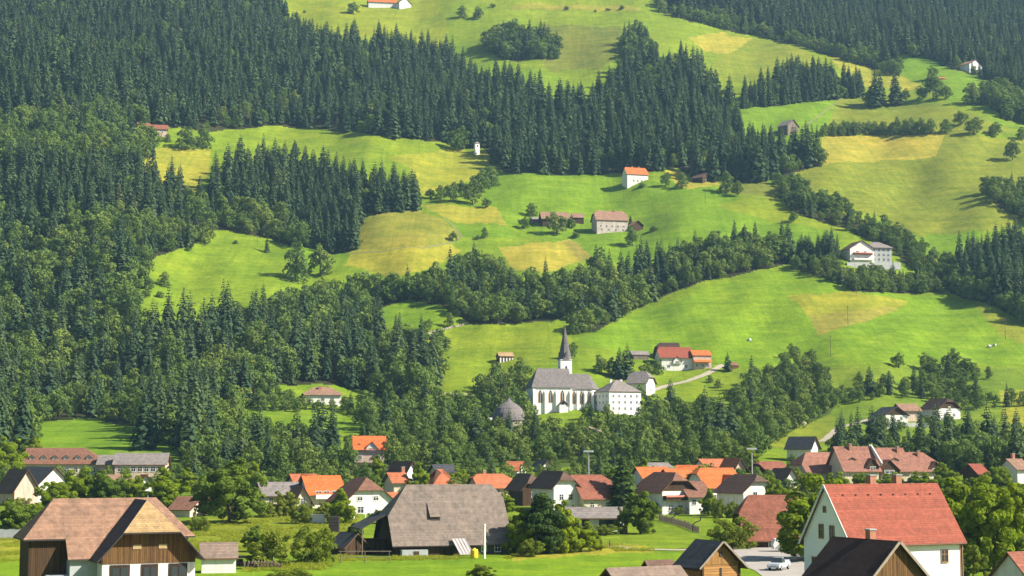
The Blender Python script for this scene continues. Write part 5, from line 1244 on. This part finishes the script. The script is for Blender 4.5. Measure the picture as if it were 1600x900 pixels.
# meadow trees seen far up the slope
FT_ = []
def far_single(kind, px, py, hpx, wk, label):
    global N_SPRUCE, N_BROAD
    p = P(px, py); h = hpx / px_per_m(px, py)
    me, h0 = rnd.choice(FAR_S if kind == 'S' else (FAR_B[:3] if wk > .8 else FAR_B))
    o = link({'S': 'spruce_tree', 'B': 'broadleaf_tree', 'b': 'shrub'}[kind], me, None, p, rnd.uniform(0, 6.28))
    k = h / h0 * 1.1; wk = wk * (1.0 if kind != 'B' else .95); o.scale = (k * wk, k * wk, k)
    tag(o, label, {'S': 'spruce tree', 'B': 'broadleaf tree', 'b': 'shrub'}[kind])
    if kind == 'S': N_SPRUCE += 1
    if kind == 'B': N_BROAD += 1
for q in [
 ('B', 1065, 294, 28, 1.2, 'round tree at the yellow clearing left of the red brown cabin'), ('B', 1135, 302, 40, 1.1, 'tree right of the yellow clearing with the cabin'), ('B', 1153, 306, 26, 1.1, 'smaller tree at the right end of the cabin clearing'),
 ('B', 1040, 292, 26, .9, 'tree just right of the vivid orange roof'), ('b', 1003, 293, 9, 2.2, 'low shrub below the vivid orange roofed house'), ('B', 1240, 347, 19, 1.2, 'lone small tree on the slope left of the hedge gully'),
 ('S', 417, 394, 24, 1.0, 'lone thin spruce on the left meadow'), ('B', 462, 440, 72, .9, 'tall poplar like tree at the lower edge of the left meadow'), ('B', 500, 432, 56, 1.0, 'tall tree right of the poplar like tree on the left meadow'),
 ('B', 257, 448, 28, 1.2, 'round tree at the wood edge of the left meadow'), ('B', 232, 452, 22, 1.2, 'small tree beside the round one on the left meadow'), ('b', 228, 464, 14, 1.8, 'shrub below the small trees of the left meadow'), ('b', 250, 465, 12, 1.9, 'shrub right of the lowest shrub of the left meadow'),
 ('B', 320, 382, 44, 1.1, 'spreading tree at the top left corner of the left meadow'), ('b', 293, 392, 8, 2.0, 'dark little bush on the left meadow'), ('b', 368, 381, 7, 2.0, 'little bush at the upper rim of the left meadow'),
 ('S', 226, 702, 82, 1.25, 'tall lone spruce on the shaded clearing above the school'), ('S', 268, 690, 90, 1.2, 'tall brownish spruce right of the lone spruce above the school'),
 ('B', 672, 310, 18, 1.4, 'leftmost low tree of the row between the yellow fields'), ('B', 688, 311, 26, 1.1, 'second tree of the row between the yellow fields'), ('B', 704, 316, 36, 1.0, 'leaning tree in the row between the yellow fields'), ('B', 721, 308, 30, 1.0, 'fourth tree of the row between the yellow fields'), ('B', 738, 320, 44, 1.0, 'tall stemmed tree low in the row between the yellow fields'), ('B', 752, 302, 42, 1.0, 'tree near the upper end of the row between the yellow fields'), ('B', 768, 292, 40, 1.2, 'topmost tree of the row between the yellow fields'), ('B', 759, 325, 18, 1.2, 'small tree under the row between the yellow fields'),
 ('b', 757, 372, 20, .9, 'upright shrub below the striped yellow field'), ('b', 708, 377, 18, 1.0, 'dark shrub at the bend of the field track'), ('b', 746, 374, 8, 1.8, 'dark dot like bush left of the upright shrub'),
 ('B', 870, 368, 42, 1.1, 'tree before the weathered rusty barn'), ('B', 831, 338, 25, 1.3, 'dense tree left of the weathered rusty barn'), ('B', 820, 358, 22, 1.1, 'small tree at the lower left of the rusty barn'), ('B', 892, 357, 20, 1.1, 'small tree under the little brown cabin'), ('B', 988, 385, 36, 1.0, 'loose garden tree below the stone and white farmhouse'), ('b', 1022, 361, 10, 2.0, 'bush right of the pink roofed outhouse'), ('b', 900, 372, 10, 2.4, 'hedge bush below the tree before the rusty barn'), ('S', 985, 350, 14, 1.5, 'small conifer at the farmhouse corner'),
 ('S', 968, 592, 46, 1.5, 'dense conifer left of the twin behind the rectory'), ('S', 980, 592, 52, 1.5, 'right dense conifer of the pair behind the rectory'), ('B', 940, 585, 34, 1.2, 'tree between the spire and the conifer pair'), ('B', 955, 588, 32, 1.1, 'tree close left of the conifer pair'), ('B', 1010, 590, 26, 1.3, 'tree under the grey shed above the rectory barn'), ('B', 1028, 585, 28, 1.2, 'tree left of the red roofed farmhouse above the lane'), ('B', 1000, 632, 36, .9, 'tree between the rectory and its grey barn'), ('B', 892, 560, 28, 1.1, 'tree right behind the church tower'),
 ('S', 1137, 580, 29, 1.5, 'lone dark conifer at the end of the church lane'), ('S', 1048, 640, 46, 1.3, 'lone conifer below the church lane'), ('b', 1110, 598, 14, 1.4, 'upper bush on the slope below the lane end'), ('b', 1122, 606, 16, 1.4, 'lower bush on the slope below the lane end'), ('S', 1143, 700, 68, 1.3, 'conical spruce right of the hill wood below the church'), ('B', 918, 655, 26, 1.1, 'round tree at the rectory corner'), ('B', 948, 652, 24, 1.3, 'round tree before the rectory front'), ('S', 924, 660, 30, 1.4, 'small dark conifer between church and rectory'),
 ('b', 885, 16, 8, 1.4, 'dark round bush alone on the topmost meadow'), ('b', 930, 19, 5, 1.6, 'smaller dark bush on the topmost meadow'), ('b', 950, 17, 5, 2.4, 'flat bush right of the smaller dark bush'), ('b', 972, 15, 7, 2.2, 'bush at the end of the little row on the topmost meadow'), ('b', 770, 12, 8, 1.6, 'dark bush at the top left of the high meadow'),
 ('B', 722, 28, 24, 1.2, 'tree right of the topmost houses'), ('B', 748, 30, 22, 1.3, 'tree group partner right of the topmost houses'), ('B', 552, 22, 22, 1.3, 'tree left of the topmost orange roof'), ('b', 463, 25, 7, 1.5, 'bush on the top left meadow'), ('b', 476, 20, 5, 1.5, 'tiny bush on the top left meadow'),
 ('S', 1368, 168, 56, 1.3, 'left spruce of the dark pair on the upper right meadow'), ('S', 1376, 164, 50, 1.2, 'spruce behind the dark pair on the upper right meadow'), ('S', 1399, 165, 54, 1.4, 'right spruce of the dark pair on the upper right meadow'), ('S', 1342, 142, 34, 1.2, 'single spruce at the end of the spruce strip'), ('B', 1360, 166, 34, 1.0, 'leafy tree before the dark spruce pair'), ('B', 1415, 158, 22, 1.0, 'small tree right of the dark spruce pair'), ('B', 1440, 155, 24, 1.2, 'leafy tree between the spruce pair and the rusty shed'), ('B', 1458, 155, 50, .9, 'tall tree below the rusty shed'), ('B', 1457, 124, 24, 1.0, 'tree left of the rusty shed'), ('B', 1478, 155, 26, 1.2, 'tree right below the rusty shed'), ('B', 1427, 90, 26, 1.2, 'lone tree on the wedge meadow by the far right wood'),
 ('B', 1478, 208, 26, 1.3, 'round tree right of the hedgerow above the yellow field'), ('B', 1500, 196, 26, 1.2, 'tree above the round one right of the hedgerow'), ('B', 1522, 210, 30, 1.3, 'tree in the middle of the loose group above the olive pasture'), ('B', 1555, 214, 26, 1.2, 'right tree of the loose group above the olive pasture'), ('B', 1582, 250, 36, 1.0, 'lone tree on the olive pasture at the right edge'), ('B', 1596, 218, 24, 1.2, 'tree at the right edge above the olive pasture'),
 ('S', 461, 242, 22, 1.6, 'lone conifer above the spruce grove'), ('B', 716, 236, 44, 1.1, 'leafy tree at the lower edge of the upper spruce wood'), ('S', 614, 216, 54, 1.2, 'sunlit spruce standing before the upper wood'), ('S', 648, 212, 46, 1.1, 'second sunlit spruce at the edge of the upper wood'), ('B', 895, 522, 34, 1.1, 'tree at the tip of the wood belt above the spire'), ('B', 222, 236, 40, 1.3, 'dense dark tree below the upper left farmhouse'), ('B', 290, 234, 44, 1.2, 'leafy tree right of the upper left farmhouse'), ('B', 318, 232, 44, 1.1, 'leafy tree farther right of the upper left farmhouse'),
 ('B', 478, 640, 24, 1.3, 'left garden tree before the rosy roofed villa'), ('B', 497, 641, 18, 1.5, 'low garden tree before the middle of the rosy roofed villa'), ('B', 519, 641, 20, 1.4, 'right garden tree before the rosy roofed villa'), ('B', 1380, 672, 26, 1.2, 'tree before the dark gable on the right hillside'), ('B', 1408, 674, 20, 1.3, 'tree before the pale orange roof on the right hillside'), ('B', 1452, 668, 22, 1.2, 'left tree before the black half hipped house'), ('B', 1482, 668, 24, 1.2, 'right tree before the black half hipped house'), ('B', 232, 220, 22, 1.3, 'tree before the upper left farmhouse'), ('B', 262, 222, 16, 1.3, 'little tree at the corner of the upper left farmhouse'),
 ('B', 786, 690, 34, 1.3, 'tree before the left side of the round chapel'), ('B', 812, 692, 36, 1.2, 'tree before the right side of the round chapel'),
 ('B', 668, 518, 22, 1.0, 'slim tree above the dry stone wall'), ('B', 703, 512, 28, 1.0, 'tree at the upper end of the dry stone wall'), ('B', 645, 545, 26, 1.1, 'tree at the lower end of the dry stone wall'),
 ('B', 1404, 575, 26, 1.1, 'round tree alone at the lower rim of the bright field'), ('B', 1446, 578, 30, 1.1, 'grey green tree on the lower rim of the bright field'), ('B', 1490, 585, 44, 1.1, 'taller tree on the lower rim of the bright field'), ('B', 1510, 598, 42, 1.2, 'broad tree below the taller rim tree'), ('B', 1460, 598, 40, 1.3, 'broad dense tree above the black half hipped house'), ('B', 1240, 560, 26, 1.1, 'left tree on the rim of the bright field'), ('B', 1268, 565, 22, 1.2, 'second tree on the rim of the bright field'),
]: far_single(*q)
# ------------------------------------------------------------------ roads, tracks, yard
ASPH = mat_plain('asphalt', (.20, .19, .18), .15, .6, .95)
GRAV = mat_plain('gravel', (.36, .31, .24), .2, 1.2, .95)
def ribbon(name, pts, width, mat, label, lift=.06, n=10):
    w = [P(*q) for q in pts]
    path = []
    for a_, b_ in zip(w, w[1:]):
        for k in range(n): path.append(a_.lerp(b_, k / n))
    path.append(w[-1])
    m = MB(); L = []
    for i, p in enumerate(path):
        d = (path[min(i + 1, len(path) - 1)] - path[max(i - 1, 0)]); d.z = 0; d.normalize()
        sd_ = Vector((-d.y, d.x, 0)); row = []
        for k in (-.5, 0, .5):
            q = p + sd_ * width * k * (1 + .12 * math.sin(i * 1.7)); row.append((q.x, q.y, ground_z(q.x, q.y) + lift))
        L.append(row)
    for a_, b_ in zip(L, L[1:]):
        for k in (0, 1): m.poly([a_[k], a_[k + 1], b_[k + 1], b_[k]])
    o = m.build(name, mat)
    return tag(o, label, None, None, 'structure')
ribbon('lane', [(1010, 612), (1040, 603), (1072, 596), (1102, 585), (1130, 570)], 3.2, GRAV, 'pale gravel lane climbing to the red roofed farmhouse')
ribbon('path', [(664, 617), (715, 616), (765, 614)], 1.6, GRAV, 'faint path across the church meadow')
ribbon('field_track', [(545, 397), (600, 393), (660, 388), (700, 380), (722, 370), (706, 350), (690, 338)], 1.5, mat_plain('dry grass track', (.17, .16, .06), .2, 1), 'field track between the yellow meadows')
ribbon('upper_track', [(1252, 204), (1280, 180), (1310, 158), (1332, 146)], 1.1, bpy.data.materials['dry grass track'], 'thin track up the upper right meadow')
ribbon('hill_road', [(1285, 690), (1310, 668), (1345, 660), (1372, 650)], 3.0, GRAV, 'pale road to the right hillside houses')
ribbon('road', [(948, 853), (985, 858), (1060, 860), (1130, 857), (1235, 850)], 3.2, GRAV, 'pale gravel road along the near meadow', .09)
def sheet(name, pts, mat, label, lift):
    c = Vector((sum(q[0] for q in pts) / len(pts), sum(q[1] for q in pts) / len(pts)))
    m = MB(); N = 8; rings = []
    for k in range(N + 1):
        r = []
        for q in pts:
            p = P(c.x + (q[0] - c.x) * k / N, c.y + (q[1] - c.y) * k / N); r.append((p.x, p.y, ground_z(p.x, p.y) + lift))
        rings.append(r)
    n = len(pts)
    for k in range(N):
        for i in range(n):
            j = (i + 1) % n
            if k == 0: m.poly([rings[0][0], rings[1][i], rings[1][j]][::-1])
            else: m.poly([rings[k][i], rings[k][j], rings[k + 1][j], rings[k + 1][i]][::-1])
    return tag(m.build(name, mat), label, None, None, 'structure')
sheet('yard', [(1120, 862), (1180, 856), (1250, 856), (1262, 900), (1255, 960), (1215, 920), (1180, 892), (1140, 876)], mat_plain('yard paving', (.33, .30, .27), .18, .5, .95), 'paved yard left of the white farmhouse', .06)
sheet('yard', [(150, 905), (330, 905), (340, 990), (140, 990)], GRAV, 'gravel yard before the barn with flower windows', .06)

# ------------------------------------------------------------------ things in the village
def floodlight(px, base, top, label):
    s = px_per_m(px, base); h = (base - top) / s
    r = empty('floodlight', P(px, base), R(-8), label, 'floodlight', 'floodlights of the sports ground')
    MB().tube((0, 0, -.5), (0, 0, h), .20, .13, 8).build('pole', MET, r)
    m = MB().box(-1.3, -.08, h - .3, 1.3, .08, h - .12)
    m.build('cross_arm', MET, r)
    for x, z in ((-.9, -.05), (-.3, -.05), (.3, -.05), (.9, -.05)):
        MB().box(x - .28, -.42, h + z - .22, x + .28, -.085, h + z + .22).build('lamp', TRIM_W, r)
floodlight(920, 792, 706, 'tall floodlight mast behind the bungalow')
floodlight(1176, 792, 702, 'tall floodlight mast before the white half hipped house')
for px, top, lab in ((553, 779, 'left white flagpole before the half hipped house'), (571, 777, 'right white flagpole before the half hipped house')):
    s = px_per_m(px, 812); h = (812 - top) / s
    MBp = MB().tube((0, 0, -.4), (0, 0, h), .11, .08, 8).lathe([(.01, h), (.13, h + .06), (.01, h + .2)], 8)
    tag(MBp.build('flagpole', TRIM_W, None, P(px, 812)), lab, 'flagpole', 'white flagpoles')
# net behind the sports ground
m = MB()
for k in range(9): m.tube((k * 1.5, 0, -.4), (k * 1.5, 0, 4.2), .06, .05, 5)
for z in (.6, 1.3, 2.0, 2.7, 3.4, 4.1): m.tube((0, 0, z), (12, 0, z), .03, .03, 4, cap=False)
tag(m.build('ball_fence', TRIM_D, None, P(888, 752), R(2)), 'tall dark ball stop fence behind the left floodlight', 'fence')
# pale fence across the meadow
def paling(pts, label):
    w = [P(*q) for q in pts]; o0 = w[0]
    m = MB()
    for a_, b_ in zip(w, w[1:]):
        n = max(2, int((b_ - a_).length / .32))
        for k in range(n):
            p = a_.lerp(b_, k / n); z = ground_z(p.x, p.y) - o0.z; h = 1.15 + rnd.uniform(-.1, .1) + (.25 if k % 8 == 0 else 0)
            x, y = p.x - o0.x, p.y - o0.y; t_ = .09 if k % 8 else .13
            m.box(x - t_, y - .03, z - .3, x + t_, y + .03, z + h)
        for zz_ in (.35, .85): m.bar((a_.x - o0.x, a_.y - o0.y + .06, ground_z(a_.x, a_.y) - o0.z + zz_), (b_.x - o0.x, b_.y - o0.y + .06, ground_z(b_.x, b_.y) - o0.z + zz_), .05, .09)
    return tag(m.build('paling_fence', WOOD_G, None, o0), label, 'fence')
paling([(1030, 813), (1050, 818), (1070, 824), (1092, 833)], 'grey paling fence running across the green meadow')
# deer shaped sign boards are only dark crooked stems in the picture
for px, py, lab in ((1051, 818, 'dark crooked dead stem by the paling fence'), (1082, 830, 'dark bent dead stem at the lower end of the paling fence')):
    m = MB(); q = Vector((0, 0, -.3))
    for d in ((.1, 0, 1.6), (.5, 0, .5), (1.0, 0, .35), (.15, 0, .9)):
        r_ = q + Vector(d); m.tube(q, r_, .12, .10, 6); q = r_
    tag(m.build('dead_stem', TRIM_D, None, P(px, py)), lab, 'dead stem')
# pick-up
CARP = mat_plain('silver paint', (.40, .43, .47), .04, 1, .35, .5); RUB = mat_plain('rubber', (.025, .025, .026), .1, 3, .8)
def car(px, py, rz, paint, label, pick=True):
    r = empty('pickup' if pick else 'car', P(px, py) + Vector((0, 0, .07)), R(rz), label, 'pickup' if pick else 'car')
    L = 4.9 if pick else 4.1
    m = MB(); h = L / 2
    prof = [(-h, .45), (h, .42), (h, .72), (h - .15, .95), (h - 1.35, 1.05), (-h, 1.05)] if pick else [(-h, .4), (h, .38), (h, .7), (h - .2, .85), (h - 1.1, .95), (-h, .98)]
    A = [(x, -.88, z) for x, z in prof]; B_ = [(x, .88, z) for x, z in prof]
    m.poly(A); m.poly(B_[::-1])
    for i in range(len(prof)): j = (i + 1) % len(prof); m.poly([A[j], A[i], B_[i], B_[j]])
    b_ = m.build('body', paint, r)
    bv = b_.modifiers.new('b', 'BEVEL'); bv.width = .07; bv.segments = 2
    x0, x1 = (-.35, h - 1.3) if pick else (-h + .1, h - 1.0)
    cab = [(x0, 1.04), (x1, 1.02), (x1 - .65, 1.62), (x0 + .12, 1.66)]
    A = [(x, -.80 if z < 1.3 else -.66, z) for x, z in cab]; B_ = [(x, .80 if z < 1.3 else .66, z) for x, z in cab]
    m = MB(); m.poly(A); m.poly(B_[::-1])
    for i in range(4): j = (i + 1) % 4; m.poly([A[j], A[i], B_[i], B_[j]])
    m.build('cabin', GLASS, r)
    MB().box(x0 + .10, -.67, 1.64, x1 - .62, .67, 1.70).build('roof', paint, r)
    if pick: MB().box(-h + .08, -.78, 1.055, -.42, .78, 1.30).build('load_bed', paint, r)
    for x in (-h + .85, h - .95):
        for y in (-.80, .80):
            w_ = MB().tube((x, y - .11, .34), (x, y + .11, .34), .34, .34, 14).build('wheel', RUB, r)
            MB().tube((x, y - .125, .34), (x, y + .125, .34), .19, .19, 10).build('rim', MET, w_)
    for y in (-.62, .62):
        MB().box(h - .04, y - .17, .62, h + .02, y + .17, .78).build('headlight', TRIM_W, r)
        MB().box(-h - .03, y - .12, .70, -h + .03, y + .12, .90).build('tail_light', mat_plain('red lens', (.4, .02, .02), .1, 2, .3) if 'red lens' not in bpy.data.materials else bpy.data.materials['red lens'], r)
car(1217, 891, -118, CARP, 'silver pickup parked on the paved yard by the farmhouse')
car(266, 836, 4, CARP, 'silver car parked behind the tan hip of the pink roofed barn', False)
# trailer on the yard edge
tr_ = empty('caravan', P(1226, 862), R(3), 'small pale caravan with one dark window at the edge of the paved yard', 'caravan')
m = MB(); pr = [(-1.9, .5), (1.9, .5), (2.05, .9), (1.6, 2.1), (-1.7, 2.15), (-2.1, 1.2)]
A = [(x, -1.0, z) for x, z in pr]; B_ = [(x, 1.0, z) for x, z in pr]; m.poly(A); m.poly(B_[::-1])
for i in range(6): j = (i + 1) % 6; m.poly([A[j], A[i], B_[i], B_[j]])
m.build('body', TRIM_W, tr_); MB().box(.4, -1.02, 1.15, 1.3, -1.002, 1.75).build('window', GLASS, tr_)
for y in (-.9, .9): MB().tube((0, y - .1, .35), (0, y + .1, .35), .35, .35, 12).build('wheel', RUB, tr_)
MB().bar((1.9, 0, .5), (3.0, 0, .42), .08, .08).build('tow_bar', MET, tr_)
# logs and oddments
m = MB()
for k in range(34):
    x = -2.6 + (k % 12) * .46 + rnd.uniform(-.1, .1); z = .18 + (k // 12) * .33; y = rnd.uniform(-.2, .2)
    m.tube((x, -1.1 + y, z), (x, 1.1 + y, z + rnd.uniform(-.03, .03)), rnd.uniform(.14, .2), None, 8)
tag(m.build('woodpile', mat_plain('cut wood', (.15, .11, .075), .3, 2), None, P(412, 888), R(8)), 'low pile of split logs under the big olive green bush', 'woodpile')
m = MB()
for k in range(20):
    x = -1.6 + (k % 8) * .44; z = .16 + (k // 8) * .31
    m.tube((x, -.9, z), (x, .9, z), .17, None, 8)
m.slab([[(-2, -1.1, 1.15), (2, -1.1, 1.25), (2, 1.1, 1.45), (-2, 1.1, 1.35)]], .06)
tag(m.build('woodpile', bpy.data.materials['cut wood'], None, P(378, 884), R(-10)), 'covered pile of logs right of the small white shed', 'woodpile')
bx = MB().box(-1.0, -.9, -.2, 1.0, .9, 3.2)
for k in range(5): bx.box(-1.06, -.96, .2 + k * .62, 1.06, .96, .30 + k * .62)
tag(bx.build('crate_stack', TRIM_D, None, P(522, 832)), 'tall dark slatted crate above the yellow green bush', 'crate')
tag(MB().box(-1.6, -1, -.2, 1.6, 1, 1.7).box(-1.7, -1.1, 1.7, 1.7, 1.1, 1.82).build('container', TRIM_W, None, P(496, 817)), 'small white container left of the tree before the half hipped house', 'container')
m = MB(); 
for k in range(10): m.box(k * 1.0, -.15, -.8, k * 1.0 + .98, .15, 1.7 + .1 * (k % 2))
tag(m.build('garden_wall', CONC, None, P(-12, 842), R(4)), 'low grey wall under the dark round tree at the left edge', 'wall')
# covered stairs down from the church
st = empty('covered_stairs', P(951, 700), R(0), 'brown roofed covered stairway in the wood below the church', 'stairway')
m = MB(); rr = MB()
for (x0, z0, x1, z1) in ((-7, 4.6, 1, 1.8), (1, 1.8, -4.5, -.6)):
    d = 0 if x0 < 0 else -2.2
    rr.slab([[(x0, d - 1.3, z0 + 2.5), (x1, d - 1.3, z1 + 2.5), (x1, d, z1 + 3.1), (x0, d, z0 + 3.1)], [(x0, d, z0 + 3.1), (x1, d, z1 + 3.1), (x1, d + 1.3, z1 + 2.5), (x0, d + 1.3, z0 + 2.5)]], .14)
    m.poly([(x0, d - 1.0, z0 - 3), (x1, d - 1.0, z1 - 3), (x1, d - 1.0, z1 + 1.0), (x0, d - 1.0, z0 + 1.0)])
    m.poly([(x0, d + 1.0, z0 - 3), (x1, d + 1.0, z1 - 3), (x1, d + 1.0, z1 + 2.5), (x0, d + 1.0, z0 + 2.5)])
    for k in range(5):
        t_ = k / 4; x = x0 + (x1 - x0) * t_; z = z0 + (z1 - z0) * t_
        m.box(x - .1, d - 1.1, z - 2, x + .1, d - .9, z + 2.6)
m.build('frame', WOOD_M, st); rr.build('roof', T_GRB, st)
# dry stone wall and poles
w0 = [P(*q) for q in ((655, 528), (680, 519), (705, 512), (730, 506))]
m = MB()
for a_, b_ in zip(w0, w0[1:]):
    for k in range(9):
        p = a_.lerp(b_, (k + rnd.uniform(0, .5)) / 9); z = ground_z(p.x, p.y); r_ = rnd.uniform(.5, 1.0)
        m.lathe([(.01, -.4), (r_, -.1), (r_ * .9, .45), (r_ * .5, .8), (.01, .95)], 7, 0, (p.x - w0[0].x, p.y - w0[0].y, z - w0[0].z))
tag(m.build('dry_stone_wall', STONE, None, w0[0]), 'broken dry stone wall along the top of the church meadow', 'wall')
for px, py, h, lab in ((1042, 358, 10, 'thin wooden power pole right of the stone and white farmhouse'), (975, 318, 9, 'thin wooden power pole below the vivid orange roof'), (1102, 318, 9, 'thin wooden power pole on the green slope below the cabin'), (1338, 462, 12, 'power pole below the guesthouse hedge'), (1325, 508, 10, 'power pole in the middle of the bright field'), (1298, 556, 10, 'power pole at the lower rim of the bright field'), (1571, 530, 11, 'power pole at the right end of the bright field'), (655, 238, 8, 'power pole on the meadow below the upper wood'), (402, 388, 8, 'pole at the top of the left meadow'), (545, 735, 9, 'village power pole above the orange roofed house'), (953, 856, 1.3, 'short dark gate post at the gravel road')):
    m = MB().tube((0, 0, -.5), (0, 0, h), .14, .09, 6)
    if h > 5: m.box(-.8, -.06, h - .8, .8, .06, h - .65)
    tag(m.build('pole', WOOD_G, None, P(px, py)), lab, 'pole')
for px, py, lab in ((1171, 533, 'white wrapped hay bale alone on the left of the bright field'), (1546, 543, 'left white wrapped bale at the right end of the bright field'), (1554, 541, 'right white wrapped bale at the right end of the bright field')):
    m = MB().tube((-.75, 0, .68), (.75, 0, .68), .72, .72, 16)
    tag(m.build('hay_bale', mat_plain('bale wrap', (.5, .5, .48), .1) if 'bale wrap' not in bpy.data.materials else bpy.data.materials['bale wrap'], None, P(px, py), rnd.uniform(0, 3)), lab, 'hay bale', 'wrapped hay bales')
for px, py, r_, lab in ((1256, 664, 1.3, 'pale boulder on the slope of the right hillside'), (1278, 75, 2.0, 'grey boulder at the upper meadow edge')):
    m = MB().lathe([(.01, -.5), (r_, -.2), (r_ * .95, r_ * .5), (r_ * .5, r_ * .95), (.01, r_ * 1.1)], 8)
    tag(m.build('boulder', STONE, None, P(px, py)), lab, 'boulder')
for px, py, lab in ((990, 802, 'left round flowering rose bush before the chalet'), (1036, 802, 'rose bush under the chalet balcony'), (1078, 803, 'right round flowering rose bush by the pale wall')):
    m = MB()
    for k in range(14):
        x, y, z = rnd.uniform(-.9, .9), rnd.uniform(-.7, .7), rnd.uniform(.3, 1.5); r_ = rnd.uniform(.25, .45)
        m.lathe([(.01, -r_), (r_, 0), (.01, r_)], 6, 0, (x, y, z))
    tag(m.build('rose_bush', mat_plain('pale roses', (.62, .45, .40), .3, 4) if 'pale roses' not in bpy.data.materials else bpy.data.materials['pale roses'], None, P(px, py)), lab, 'rose bush')
# ------------------------------------------------------------------ rough grass at the meadow edges
M_TUFT = mat_leaf('dry tall grass', (.17, .24, .016), (.25, .31, .022), (.36, .36, .05), .45, .3)
TUFTS = []
for i in range(3):
    rg = np.random.default_rng(400 + i); n = 26
    a = rg.uniform(0, 6.283, n); r = rg.uniform(0, .5, n); b = np.stack([r * np.cos(a), r * np.sin(a), np.full(n, -.08)], -1)
    ln = rg.uniform(.4, .85, n); tip = b + np.stack([rg.normal(size=n) * .18, rg.normal(size=n) * .18, ln], -1)
    s_ = rg.normal(size=(n, 3)); s_[:, 2] = 0; s_ = unit(s_) * .045
    mid_ = (b + tip) / 2 + rg.normal(size=(n, 3)) * .03
    V = np.stack([b - s_, b + s_, mid_ + s_ * 1.2, tip], 1)
    TUFTS.append((quad_mesh('tuft', V, 4, [M_TUFT]), 1.0))
rg = np.random.default_rng(77); pts = []
for poly, n in (([(285, 815), (560, 800), (560, 850), (285, 862)], 4200), ([(800, 858), (940, 850), (1015, 851), (1022, 861), (930, 862), (800, 870)], 1500), ([(-10, 838), (40, 838), (40, 876), (-10, 880)], 700),
                ([(520, 868), (800, 871), (800, 874), (520, 877)], 800), ([(1120, 884), (1150, 884), (1160, 905), (1120, 905)], 250), ([(380, 884), (520, 880), (520, 890), (380, 894)], 700)):
    xs = [q[0] for q in poly]; ys = [q[1] for q in poly]
    px = rg.uniform(min(xs), max(xs), n * 3); py = rg.uniform(min(ys), max(ys), n * 3)
    ok = inpoly(px, py, poly)
    for x, y in list(zip(px[ok], py[ok]))[:n]:
        p = P(x, y)
        if any((hx - p.x) ** 2 + (hy - p.y) ** 2 < (r_ * .55) ** 2 for hx, hy, r_ in HOUSES): continue
        if math.sin(p.x * .35) * math.sin(p.y * .21 + p.x * .1) < -.25: continue
        pts.append((0, 'G', tuple(p), rg.uniform(.25, .7)))
stuff_cloud('tall_grass', 'rough tall yellowish grass along the meadow edges', pts, TUFTS, [M_TUFT])
# ------------------------------------------------------------------ woods: the largest as single trees, the rest as two masses
HA = np.array(HOUSES)
def near_house(q):
    # neither on a house nor standing right before its valley side
    dx = HA[:, 0] - q[2][0]; dy = HA[:, 1] - q[2][1]
    return bool(np.any(dx * dx + dy * dy < HA[:, 2] ** 2) or np.any((np.abs(dx + dy * .0) < HA[:, 2] * .8) & (dy > 0) & (dy < 6 + q[3] * .8) & (q[3] > 8)))
allt = [q for q in scatter() if not near_house(q)]
allt = [q for q in allt if not any(a < q[6] < c and b < q[7] < d for a, b, c, d in KEEP_OUT)]
for kind, name, label, src, room in (('S', 'spruce_forest', 'dark spruces of the far forest on the mountainside', FAR_S, 300 - N_SPRUCE), ('B', 'broadleaf_forest', 'leafy trees of the far woods on the mountainside', FAR_B, 300 - N_BROAD)):
    mine = sorted([q for q in allt if q[1] == kind], key=lambda q: -q[0])
    for q in mine[:room]:
        far_tree(kind, q[2], q[3], q[5], ('dark green spruce tree in the ' if kind == 'S' else 'green broadleaf tree in the ') + WLAB[q[4]], ('spruces in the ' if kind == 'S' else 'broadleaf trees in the ') + WLAB[q[4]])
    stuff_cloud(name, label, mine[room:], src, [M_SPR if kind == 'S' else M_BRD, M_BARK])
    print(name, len(mine))
